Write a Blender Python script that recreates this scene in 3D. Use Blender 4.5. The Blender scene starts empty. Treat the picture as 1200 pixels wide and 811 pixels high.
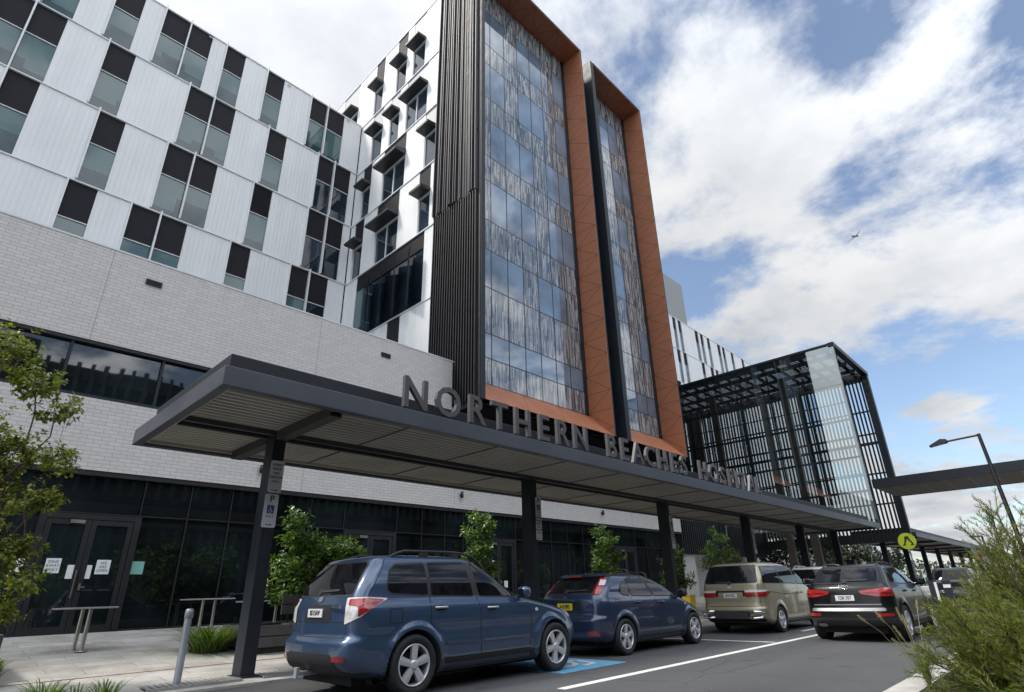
import bpy, bmesh, math, random
from mathutils import Vector, Matrix
from mathutils.bvhtree import BVHTree
sc = bpy.context.scene
COL = sc.collection
PI = math.pi
rad = math.radians
random.seed(7)
WM = {}

# ---------------------------------------------------------------- helpers
class MB:
    """collects polygons and links them as one mesh object"""
    def __init__(s):
        s.v = []; s.f = []; s.m = []; s.sm = []
    def add(s, vs, fs, mi=0, smooth=False):
        o = len(s.v)
        s.v += [tuple(p) for p in vs]
        for f in fs:
            s.f.append([i + o for i in f]); s.m.append(mi); s.sm.append(smooth)
    def box(s, x0, x1, y0, y1, z0, z1, mi=0):
        vs = [(x0,y0,z0),(x1,y0,z0),(x1,y1,z0),(x0,y1,z0),(x0,y0,z1),(x1,y0,z1),(x1,y1,z1),(x0,y1,z1)]
        s.add(vs, [(3,2,1,0),(4,5,6,7),(0,1,5,4),(1,2,6,5),(2,3,7,6),(3,0,4,7)], mi)
    def quad(s, a, b, c, d, mi=0):
        s.add([a,b,c,d], [(0,1,2,3)], mi)
    def prism(s, pts, axis, a, b, mi=0):
        """pts: 2D outline; axis 0/1/2 = extrusion axis, from a to b"""
        def P(p, t):
            q = list(p); q.insert(axis, t); return tuple(q)
        n = len(pts)
        vs = [P(p, a) for p in pts] + [P(p, b) for p in pts]
        fs = [tuple(range(n))[::-1], tuple(range(n, 2*n))]
        fs += [(i, (i+1) % n, n + (i+1) % n, n + i) for i in range(n)]
        s.add(vs, fs, mi)
    def tube(s, pts, r, n=8, mi=0, cap=True):
        pts = [Vector(p) for p in pts]
        rs = r if isinstance(r, (list, tuple)) else [r]*len(pts)
        rings = []
        up = None
        for i, p in enumerate(pts):
            d = (pts[min(i+1, len(pts)-1)] - pts[max(i-1, 0)]).normalized()
            if up is None or abs(d.dot(up)) > .95:
                up = Vector((0,0,1)) if abs(d.z) < .9 else Vector((1,0,0))
            u = d.cross(up).normalized(); w = u.cross(d)
            up = w
            rings.append([p + (u*math.cos(2*PI*k/n) + w*math.sin(2*PI*k/n))*rs[i] for k in range(n)])
        vs = [q for R_ in rings for q in R_]
        fs = []
        for i in range(len(pts)-1):
            for k in range(n):
                fs.append((i*n+k, i*n+(k+1) % n, (i+1)*n+(k+1) % n, (i+1)*n+k))
        s.add(vs, fs, mi, True)
        if cap:
            s.add(rings[0], [tuple(range(n))], mi); s.add(rings[-1], [tuple(range(n))[::-1]], mi)
    def lathe(s, prof, c, axis='y', n=32, mi=0, smooth=True):
        """prof: (radius, offset along axis)"""
        vs = []
        for r, h in prof:
            for k in range(n):
                a = 2*PI*k/n
                if axis == 'y': vs.append((c[0]+r*math.cos(a), c[1]+h, c[2]+r*math.sin(a)))
                else: vs.append((c[0]+r*math.cos(a), c[1]+r*math.sin(a), c[2]+h))
        fs = []
        for i in range(len(prof)-1):
            for k in range(n):
                fs.append((i*n+k, i*n+(k+1) % n, (i+1)*n+(k+1) % n, (i+1)*n+k))
        s.add(vs, fs, mi, smooth)
    def build(s, name, mats, parent=None, local=False, smooth=None, bevel=0):
        me = bpy.data.meshes.new(name)
        vs = s.v
        if parent is not None and not local:
            inv = WM[parent.name].inverted()
            vs = [inv @ Vector(p) for p in vs]
        me.from_pydata(vs, [], s.f)
        if not isinstance(mats, (list, tuple)): mats = [mats]
        for m in mats: me.materials.append(m)
        me.polygons.foreach_set('material_index', s.m)
        me.polygons.foreach_set('use_smooth', [bool(smooth)]*len(s.f) if smooth is not None else s.sm)
        me.update()
        o = bpy.data.objects.new(name, me); COL.objects.link(o)
        if parent is not None:
            o.parent = parent; WM[o.name] = WM[parent.name]
        else:
            WM[o.name] = Matrix()
        if bevel:
            b = o.modifiers.new('bevel', 'BEVEL'); b.width = bevel; b.segments = 2; b.limit_method = 'ANGLE'
        return o

def tag(o, label=None, cat=None, group=None, kind=None):
    if label: o['label'] = label
    if cat: o['category'] = cat
    if group: o['group'] = group
    if kind: o['kind'] = kind
    return o

def thing(name, label, cat, loc=(0,0,0), rz=0, group=None):
    o = bpy.data.objects.new(name, None); COL.objects.link(o)
    o.location = loc; o.rotation_euler = (0,0,rz); o.empty_display_size = .2
    WM[o.name] = Matrix.Translation(loc) @ Matrix.Rotation(rz, 4, 'Z')
    return tag(o, label, cat, group)

def struct(name, mb, m):
    return tag(mb.build(name, m), kind='structure')

def copy_tree(o, parent=None):
    c = o.copy(); COL.objects.link(c)
    if parent is not None: c.parent = parent
    for ch in [q for q in bpy.data.objects if q.parent == o]:
        copy_tree(ch, c)
    return c

def text_mesh(s, size, depth, mb_mats, name, M, parent=None, align='CENTER', offset=0.0, spacing=1.0, sx=1.0):
    """lettering: real extruded glyphs, placed by matrix M (text lies in local XY, faces +Z)"""
    cu = bpy.data.curves.new('txt', 'FONT')
    cu.body = s; cu.size = size; cu.extrude = depth/2; cu.align_x = align; cu.align_y = 'CENTER'
    cu.offset = offset; cu.space_character = spacing; cu.resolution_u = 3
    ob = bpy.data.objects.new('txt', cu); COL.objects.link(ob)
    bpy.context.view_layer.update()
    me = bpy.data.meshes.new_from_object(ob.evaluated_get(bpy.context.evaluated_depsgraph_get()))
    bpy.data.objects.remove(ob); bpy.data.curves.remove(cu)
    for p_ in me.polygons: p_.use_smooth = False
    me.transform(Matrix.Scale(sx, 4, (1,0,0)))
    if parent is not None and M is not None:
        M = WM[parent.name].inverted() @ M
    me.transform(M)
    me.materials.clear(); me.materials.append(mb_mats)
    me.name = name
    o = bpy.data.objects.new(name, me); COL.objects.link(o)
    if parent is not None:
        o.parent = parent; WM[o.name] = WM[parent.name]
    return o

def face_mat(loc, out=(0,-1,0), up=(0,0,1)):
    z = Vector(out).normalized(); y = Vector(up).normalized(); x = y.cross(z).normalized(); y = z.cross(x)
    M = Matrix((x, y, z)).transposed().to_4x4(); M.translation = Vector(loc)
    return M

# ---------------------------------------------------------------- materials
def newmat(name):
    m = bpy.data.materials.new(name); m.use_nodes = True
    nt = m.node_tree
    for n in list(nt.nodes): nt.nodes.remove(n)
    out = nt.nodes.new('ShaderNodeOutputMaterial')
    b = nt.nodes.new('ShaderNodeBsdfPrincipled')
    nt.links.new(b.outputs[0], out.inputs[0])
    return m, nt, b, out

def N(nt, t, **kw):
    n = nt.nodes.new(t)
    for k, v in kw.items():
        if k in n.inputs: n.inputs[k].default_value = v
        else: setattr(n, k, v)
    return n

def mth(nt, op, a, b=None, c=None, clamp=False):
    n = nt.nodes.new('ShaderNodeMath'); n.operation = op; n.use_clamp = clamp
    for i, q in enumerate((a, b, c)):
        if q is None: continue
        if hasattr(q, 'is_output'): nt.links.new(q, n.inputs[i])
        else: n.inputs[i].default_value = q
    return n.outputs[0]

def ramp(nt, fac, stops, interp='LINEAR'):
    r = nt.nodes.new('ShaderNodeValToRGB'); r.color_ramp.interpolation = interp
    e = r.color_ramp.elements
    while len(e) < len(stops): e.new(.5)
    for q, (p, c) in zip(e, stops):
        q.position = p; q.color = (*c, 1) if len(c) == 3 else c
    nt.links.new(fac, r.inputs[0])
    return r.outputs[0]

def mixc(nt, fac, a, b, mode='MIX'):
    n = nt.nodes.new('ShaderNodeMix'); n.data_type = 'RGBA'; n.blend_type = mode
    for s_, q in ((n.inputs[0], fac), (n.inputs[6], a), (n.inputs[7], b)):
        if hasattr(q, 'is_output'): nt.links.new(q, s_)
        else: s_.default_value = q if not isinstance(q, tuple) else ((*q, 1) if len(q) == 3 else q)
    return n.outputs[2]

def wpos(nt):
    g = nt.nodes.new('ShaderNodeNewGeometry')
    s = nt.nodes.new('ShaderNodeSeparateXYZ'); nt.links.new(g.outputs['Position'], s.inputs[0])
    return g.outputs['Position'], s.outputs[0], s.outputs[1], s.outputs[2]

def comb(nt, x, y, z=0.0):
    c = nt.nodes.new('ShaderNodeCombineXYZ')
    for i, q in enumerate((x, y, z)):
        if hasattr(q, 'is_output'): nt.links.new(q, c.inputs[i])
        else: c.inputs[i].default_value = q
    return c.outputs[0]

def mat(name, rgb, rough=.6, metal=0, ior=1.5, var=.12, vscale=3.0, bump=0, bscale=60., coat=0, rvar=0.1, obj=False):
    """plain procedural surface: colour mottled by noise, roughness broken up, optional fine bump"""
    m, nt, b, out = newmat(name)
    b.inputs['Metallic'].default_value = metal; b.inputs['IOR'].default_value = ior
    b.inputs['Coat Weight'].default_value = coat; b.inputs['Coat Roughness'].default_value = .04
    if obj:
        tc = nt.nodes.new('ShaderNodeTexCoord'); P = tc.outputs['Object']
    else:
        P = wpos(nt)[0]
    n = N(nt, 'ShaderNodeTexNoise', Scale=vscale, Detail=5.0, Roughness=.6); nt.links.new(P, n.inputs['Vector'])
    lo = tuple(c*(1-var) for c in rgb); hi = tuple(min(1, c*(1+var)) for c in rgb)
    nt.links.new(ramp(nt, n.outputs[0], [(.3, lo), (.7, hi)]), b.inputs['Base Color'])
    rr = mth(nt, 'MULTIPLY_ADD', n.outputs[0], rvar*2, rough - rvar, clamp=True)
    nt.links.new(rr, b.inputs['Roughness'])
    if bump:
        n2 = N(nt, 'ShaderNodeTexNoise', Scale=bscale, Detail=4.0); nt.links.new(P, n2.inputs['Vector'])
        bp = N(nt, 'ShaderNodeBump', Strength=bump, Distance=.01)
        nt.links.new(n2.outputs[0], bp.inputs['Height']); nt.links.new(bp.outputs[0], b.inputs['Normal'])
    return m

def m_brick():
    m, nt, b, out = newmat('white_brick')
    P, X, Y, Z = wpos(nt)
    br = N(nt, 'ShaderNodeTexBrick', Scale=1.0)
    br.inputs['Brick Width'].default_value = .30; br.inputs['Row Height'].default_value = .095
    br.inputs['Mortar Size'].default_value = .0075; br.inputs['Mortar Smooth'].default_value = .25
    br.inputs['Color1'].default_value = (.60,.575,.55,1); br.inputs['Color2'].default_value = (.66,.635,.61,1)
    br.inputs['Mortar'].default_value = (.41,.40,.39,1)
    nt.links.new(comb(nt, mth(nt,'ADD',X,Y), Z), br.inputs['Vector'])
    n = N(nt, 'ShaderNodeTexNoise', Scale=.7, Detail=6.0, Roughness=.65); nt.links.new(P, n.inputs['Vector'])
    st = N(nt, 'ShaderNodeTexNoise', Scale=1.0, Detail=4.0)
    nt.links.new(comb(nt, mth(nt,'MULTIPLY',X,1.6), Y, mth(nt,'MULTIPLY',Z,.18)), st.inputs['Vector'])
    w = mth(nt, 'ADD', n.outputs[0], st.outputs[0])
    c = mixc(nt, 1.0, br.outputs['Color'], ramp(nt, w, [(.35, (.86,.86,.86)), (.65, (1,1,1))]), 'MULTIPLY')
    mj = mth(nt,'LESS_THAN', mth(nt,'ABSOLUTE', mth(nt,'SUBTRACT', mth(nt,'FRACT', mth(nt,'DIVIDE', mth(nt,'ADD', X, 1.2), 6.1)), .5)), .0016)
    c = mixc(nt, mth(nt,'MULTIPLY', mj, .7), c, (.22,.215,.21))
    top = mth(nt,'DIVIDE', mth(nt,'SUBTRACT', Z, 8.6), 1.6, clamp=True)
    dr = N(nt, 'ShaderNodeTexNoise', Scale=1.0, Detail=5.0, Roughness=.7); nt.links.new(comb(nt, mth(nt,'MULTIPLY',X,3.2), Y, mth(nt,'MULTIPLY',Z,.12)), dr.inputs['Vector'])
    c = mixc(nt, mth(nt,'MULTIPLY', mth(nt,'MULTIPLY', top, top), mth(nt,'MULTIPLY', mth(nt,'SUBTRACT', dr.outputs[0], .48, clamp=True), 1.6)), c, (.36,.35,.33))
    nt.links.new(c, b.inputs['Base Color']); b.inputs['Roughness'].default_value = .75
    bp = N(nt, 'ShaderNodeBump', Strength=.3, Distance=.01); bp.invert = True
    nt.links.new(br.outputs['Fac'], bp.inputs['Height']); nt.links.new(bp.outputs[0], b.inputs['Normal'])
    return m

def m_ribbed(name, rgb, pitch=.16, depth=.02):
    m, nt, b, out = newmat(name)
    P, X, Y, Z = wpos(nt)
    t = mth(nt, 'ADD', X, Y)
    fr = mth(nt, 'FRACT', mth(nt, 'DIVIDE', t, pitch))
    h = mth(nt, 'SMOOTH_MIN', mth(nt,'MULTIPLY',mth(nt,'ABSOLUTE',mth(nt,'SUBTRACT',fr,.5)),4.0), 1.0, .2)
    pn = N(nt, 'ShaderNodeTexNoise', Scale=.35, Detail=3.0); nt.links.new(P, pn.inputs['Vector'])
    st = N(nt, 'ShaderNodeTexNoise', Scale=1.0, Detail=5.0)
    nt.links.new(comb(nt, mth(nt,'MULTIPLY',X,2.5), mth(nt,'MULTIPLY',Y,2.5), mth(nt,'MULTIPLY',Z,.15)), st.inputs['Vector'])
    w = mth(nt,'MULTIPLY',mth(nt,'ADD', pn.outputs[0], st.outputs[0]),.5)
    nt.links.new(ramp(nt, w, [(.3, tuple(c*.9 for c in rgb)), (.7, tuple(min(1,c*1.05) for c in rgb))]), b.inputs['Base Color'])
    b.inputs['Roughness'].default_value = .68
    bp = N(nt, 'ShaderNodeBump', Strength=.45, Distance=depth)
    nt.links.new(h, bp.inputs['Height']); nt.links.new(bp.outputs[0], b.inputs['Normal'])
    return m

def m_glass(name, rgb, ior=1.9, rough=.02, wav=.0015, metal=0.0, mottled=.5, sc_=.5):
    """tinted window glass over a dark room: a mirror-like sheet with slight waviness and faint interior tones"""
    m, nt, b, out = newmat(name)
    P, X, Y, Z = wpos(nt)
    n = N(nt, 'ShaderNodeTexNoise', Scale=sc_, Detail=3.0); nt.links.new(P, n.inputs['Vector'])
    nt.links.new(ramp(nt, n.outputs[0], [(.35, tuple(c*(1-mottled) for c in rgb)), (.65, tuple(c*(1+mottled) for c in rgb))]), b.inputs['Base Color'])
    b.inputs['Roughness'].default_value = rough; b.inputs['IOR'].default_value = ior; b.inputs['Metallic'].default_value = metal
    n2 = N(nt, 'ShaderNodeTexNoise', Scale=.8, Detail=1.0); nt.links.new(P, n2.inputs['Vector'])
    bp = N(nt, 'ShaderNodeBump', Strength=1.0, Distance=wav)
    nt.links.new(n2.outputs[0], bp.inputs['Height']); nt.links.new(bp.outputs[0], b.inputs['Normal'])
    return m

def m_blinds(name):
    """window glass with pale roller blinds drawn to different depths behind it"""
    m, nt, b, out = newmat(name)
    P, X, Y, Z = wpos(nt)
    n = N(nt, 'ShaderNodeTexWhiteNoise'); n.noise_dimensions = '2D'
    nt.links.new(comb(nt, mth(nt,'FLOOR',mth(nt,'MULTIPLY',mth(nt,'ADD',X,Y),.9)), mth(nt,'FLOOR',mth(nt,'DIVIDE',mth(nt,'ADD',Z,2.15),4.1))), n.inputs['Vector'])
    zz = mth(nt,'FRACT',mth(nt,'DIVIDE',mth(nt,'SUBTRACT',Z,18.35),4.1))
    lim = mth(nt,'MULTIPLY_ADD', n.outputs['Value'], .22, .08)
    up = mth(nt,'GREATER_THAN', zz, lim)
    nt.links.new(mixc(nt, up, (.030,.062,.072), (.075,.135,.142)), b.inputs['Base Color'])
    b.inputs['Roughness'].default_value = .03; b.inputs['IOR'].default_value = 1.55
    n2 = N(nt, 'ShaderNodeTexNoise', Scale=.7, Detail=1.0); nt.links.new(P, n2.inputs['Vector'])
    bp = N(nt, 'ShaderNodeBump', Strength=1.0, Distance=.002)
    nt.links.new(n2.outputs[0], bp.inputs['Height']); nt.links.new(bp.outputs[0], b.inputs['Normal'])
    return m

def m_frit():
    """ceramic-printed glass: short vertical dashes in white, grey and near black"""
    m, nt, b, out = newmat('patterned_glass')
    P, X, Y, Z = wpos(nt)
    cols = mth(nt,'FLOOR',mth(nt,'DIVIDE',X,.055))
    wn = N(nt,'ShaderNodeTexWhiteNoise'); wn.noise_dimensions = '1D'; nt.links.new(cols, wn.inputs['W'])
    zz = mth(nt,'FLOOR',mth(nt,'DIVIDE',mth(nt,'ADD',Z,mth(nt,'MULTIPLY',wn.outputs['Value'],5.0)), mth(nt,'MULTIPLY_ADD',wn.outputs['Value'],.6,.45)))
    wn2 = N(nt,'ShaderNodeTexWhiteNoise'); wn2.noise_dimensions = '2D'
    nt.links.new(comb(nt, cols, zz), wn2.inputs['Vector'])
    c = ramp(nt, wn2.outputs['Value'], [(0,(.075,.085,.10)),(.26,(.16,.175,.185)),(.50,(.27,.285,.295)),(.76,(.42,.435,.445)),(.93,(.10,.14,.19))], 'CONSTANT')
    nt.links.new(c, b.inputs['Base Color'])
    b.inputs['Roughness'].default_value = .04; b.inputs['IOR'].default_value = 2.1
    n2 = N(nt, 'ShaderNodeTexNoise', Scale=.5, Detail=1.0); nt.links.new(P, n2.inputs['Vector'])
    bp = N(nt, 'ShaderNodeBump', Strength=1.0, Distance=.002)
    nt.links.new(n2.outputs[0], bp.inputs['Height']); nt.links.new(bp.outputs[0], b.inputs['Normal'])
    return m

def m_clear(name, tint=(.72,.80,.80)):
    m, nt, b, out = newmat(name)
    nt.nodes.remove(b)
    tr = N(nt,'ShaderNodeBsdfTransparent'); tr.inputs[0].default_value = (*tint,1)
    gl = N(nt,'ShaderNodeBsdfGlossy'); gl.inputs['Roughness'].default_value = .02; gl.inputs[0].default_value = (.8,.88,.88,1)
    fr = N(nt,'ShaderNodeFresnel'); fr.inputs['IOR'].default_value = 1.55
    mx = N(nt,'ShaderNodeMixShader')
    nt.links.new(mth(nt,'MULTIPLY_ADD',fr.outputs[0],1.0,.24,clamp=True), mx.inputs[0]); nt.links.new(tr.outputs[0], mx.inputs[1]); nt.links.new(gl.outputs[0], mx.inputs[2])
    nt.links.new(mx.outputs[0], out.inputs[0])
    return m

def m_paving():
    m, nt, b, out = newmat('stone_paving')
    P, X, Y, Z = wpos(nt)
    br = N(nt, 'ShaderNodeTexBrick', Scale=1.0)
    br.inputs['Brick Width'].default_value = 1.2; br.inputs['Row Height'].default_value = .4
    br.inputs['Mortar Size'].default_value = .005; br.offset = .37
    br.inputs['Color1'].default_value = (.46,.445,.42,1); br.inputs['Color2'].default_value = (.58,.565,.535,1)
    br.inputs['Mortar'].default_value = (.22,.21,.195,1)
    nt.links.new(comb(nt, X, Y), br.inputs['Vector'])
    n = N(nt, 'ShaderNodeTexNoise', Scale=1.7, Detail=8.0, Roughness=.7); nt.links.new(P, n.inputs['Vector'])
    n2 = N(nt, 'ShaderNodeTexNoise', Scale=30., Detail=3.0); nt.links.new(P, n2.inputs['Vector'])
    c = mixc(nt, 1.0, br.outputs['Color'], ramp(nt, n.outputs[0], [(.35, (.68,.66,.62)), (.62, (1,1,1))]), 'MULTIPLY')
    c = mixc(nt, .35, c, ramp(nt, n2.outputs[0], [(.3,(.6,.6,.6)),(.7,(1,1,1))]), 'MULTIPLY')
    nt.links.new(c, b.inputs['Base Color']); b.inputs['Roughness'].default_value = .8
    bp = N(nt, 'ShaderNodeBump', Strength=.4, Distance=.004); bp.invert = True
    nt.links.new(br.outputs['Fac'], bp.inputs['Height']); nt.links.new(bp.outputs[0], b.inputs['Normal'])
    return m

def m_asphalt():
    m, nt, b, out = newmat('asphalt')
    P, X, Y, Z = wpos(nt)
    n = N(nt, 'ShaderNodeTexNoise', Scale=120., Detail=3.0, Roughness=.7); nt.links.new(P, n.inputs['Vector'])
    n2 = N(nt, 'ShaderNodeTexNoise', Scale=.5, Detail=6.0, Roughness=.65)
    nt.links.new(comb(nt, mth(nt,'MULTIPLY',X,.35), Y), n2.inputs['Vector'])
    vo = N(nt,'ShaderNodeTexVoronoi', Scale=70.); nt.links.new(P, vo.inputs['Vector'])
    c = ramp(nt, n.outputs[0], [(.3,(.034,.035,.037)),(.55,(.072,.073,.076)),(.75,(.14,.14,.14))])
    c = mixc(nt, 1.0, c, ramp(nt, n2.outputs[0], [(.3,(.72,.72,.72)),(.7,(1.1,1.1,1.1))]), 'MULTIPLY')
    vo2 = N(nt,'ShaderNodeTexVoronoi', Scale=.9); nt.links.new(comb(nt, X, Y), vo2.inputs['Vector'])
    n4 = N(nt, 'ShaderNodeTexNoise', Scale=2.2, Detail=5.0); nt.links.new(P, n4.inputs['Vector'])
    spot = mth(nt,'MULTIPLY', mth(nt,'LESS_THAN', mth(nt,'MULTIPLY_ADD', n4.outputs[0], .25, vo2.outputs['Distance']), .26), .45)
    c = mixc(nt, spot, c, (.022,.022,.023))
    lane = mth(nt,'ABSOLUTE', mth(nt,'SUBTRACT', mth(nt,'FRACT', mth(nt,'DIVIDE', mth(nt,'ADD', Y, .1), 1.65)), .5))
    c = mixc(nt, mth(nt,'MULTIPLY', mth(nt,'SUBTRACT', .5, lane, clamp=True), mth(nt,'MULTIPLY', n2.outputs[0], .55)), c, (.13,.13,.132))
    crk = N(nt,'ShaderNodeTexVoronoi', Scale=.35); crk.feature = 'DISTANCE_TO_EDGE'
    nt.links.new(comb(nt, mth(nt,'MULTIPLY_ADD', n4.outputs[0], .5, X), mth(nt,'MULTIPLY_ADD', n2.outputs[0], .6, Y)), crk.inputs['Vector'])
    c = mixc(nt, mth(nt,'MULTIPLY', mth(nt,'LESS_THAN', crk.outputs['Distance'], .004), .6), c, (.02,.02,.02))
    nt.links.new(c, b.inputs['Base Color']); b.inputs['Roughness'].default_value = .82
    bp = N(nt, 'ShaderNodeBump', Strength=.5, Distance=.006)
    nt.links.new(vo.outputs['Distance'], bp.inputs['Height']); nt.links.new(bp.outputs[0], b.inputs['Normal'])
    return m

def m_worn(name, rgb, wear=.5, sc_=7.):
    """road paint rubbed through to the asphalt in places"""
    m, nt, b, out = newmat(name)
    P = wpos(nt)[0]
    n = N(nt, 'ShaderNodeTexNoise', Scale=sc_, Detail=8.0, Roughness=.75); nt.links.new(P, n.inputs['Vector'])
    n2 = N(nt, 'ShaderNodeTexNoise', Scale=90., Detail=3.0); nt.links.new(P, n2.inputs['Vector'])
    f = mth(nt,'MULTIPLY_ADD', n2.outputs[0], .35, mth(nt,'MULTIPLY', n.outputs[0], .65))
    c = ramp(nt, f, [(wear-.10, (.075,.075,.077)), (wear, tuple(q*.8 for q in rgb)), (wear+.10, rgb)])
    nt.links.new(c, b.inputs['Base Color']); b.inputs['Roughness'].default_value = .75
    return m

def m_leaf(name, c0, c1, c2, trans=.35, rough=.4):
    m, nt, b, out = newmat(name)
    g = nt.nodes.new('ShaderNodeNewGeometry')
    c = ramp(nt, g.outputs['Random Per Island'], [(0, c0), (.5, c1), (1, c2)])
    nt.links.new(c, b.inputs['Base Color']); b.inputs['Roughness'].default_value = rough
    tl = N(nt,'ShaderNodeBsdfTranslucent')
    nt.links.new(mixc(nt, 1.0, c, (1.5,1.6,.6), 'MULTIPLY'), tl.inputs[0])
    mx = N(nt,'ShaderNodeMixShader'); mx.inputs[0].default_value = trans
    nt.links.new(b.outputs[0], mx.inputs[1]); nt.links.new(tl.outputs[0], mx.inputs[2])
    nt.links.new(mx.outputs[0], out.inputs[0])
    return m

def m_paint(name, rgb, flake=.25, metal=.35, rough=.32):
    m, nt, b, out = newmat(name)
    tc = nt.nodes.new('ShaderNodeTexCoord')
    n = N(nt,'ShaderNodeTexNoise', Scale=2.0, Detail=4.0); nt.links.new(tc.outputs['Object'], n.inputs['Vector'])
    s = nt.nodes.new('ShaderNodeSeparateXYZ'); nt.links.new(tc.outputs['Object'], s.inputs[0])
    # road dust low on the panels
    d = mth(nt,'MULTIPLY', mth(nt,'SUBTRACT', 1.0, mth(nt,'DIVIDE', s.outputs[2], .75), clamp=True), mth(nt,'MULTIPLY',n.outputs[0],.35))
    nt.links.new(mixc(nt, d, rgb, (.16,.145,.12)), b.inputs['Base Color'])
    b.inputs['Metallic'].default_value = metal
    nt.links.new(mth(nt,'MULTIPLY_ADD', n.outputs[0], .12, rough-.06), b.inputs['Roughness'])
    b.inputs['Coat Weight'].default_value = 1.0; b.inputs['Coat Roughness'].default_value = .05; b.inputs['Coat IOR'].default_value = 1.5
    return m

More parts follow.
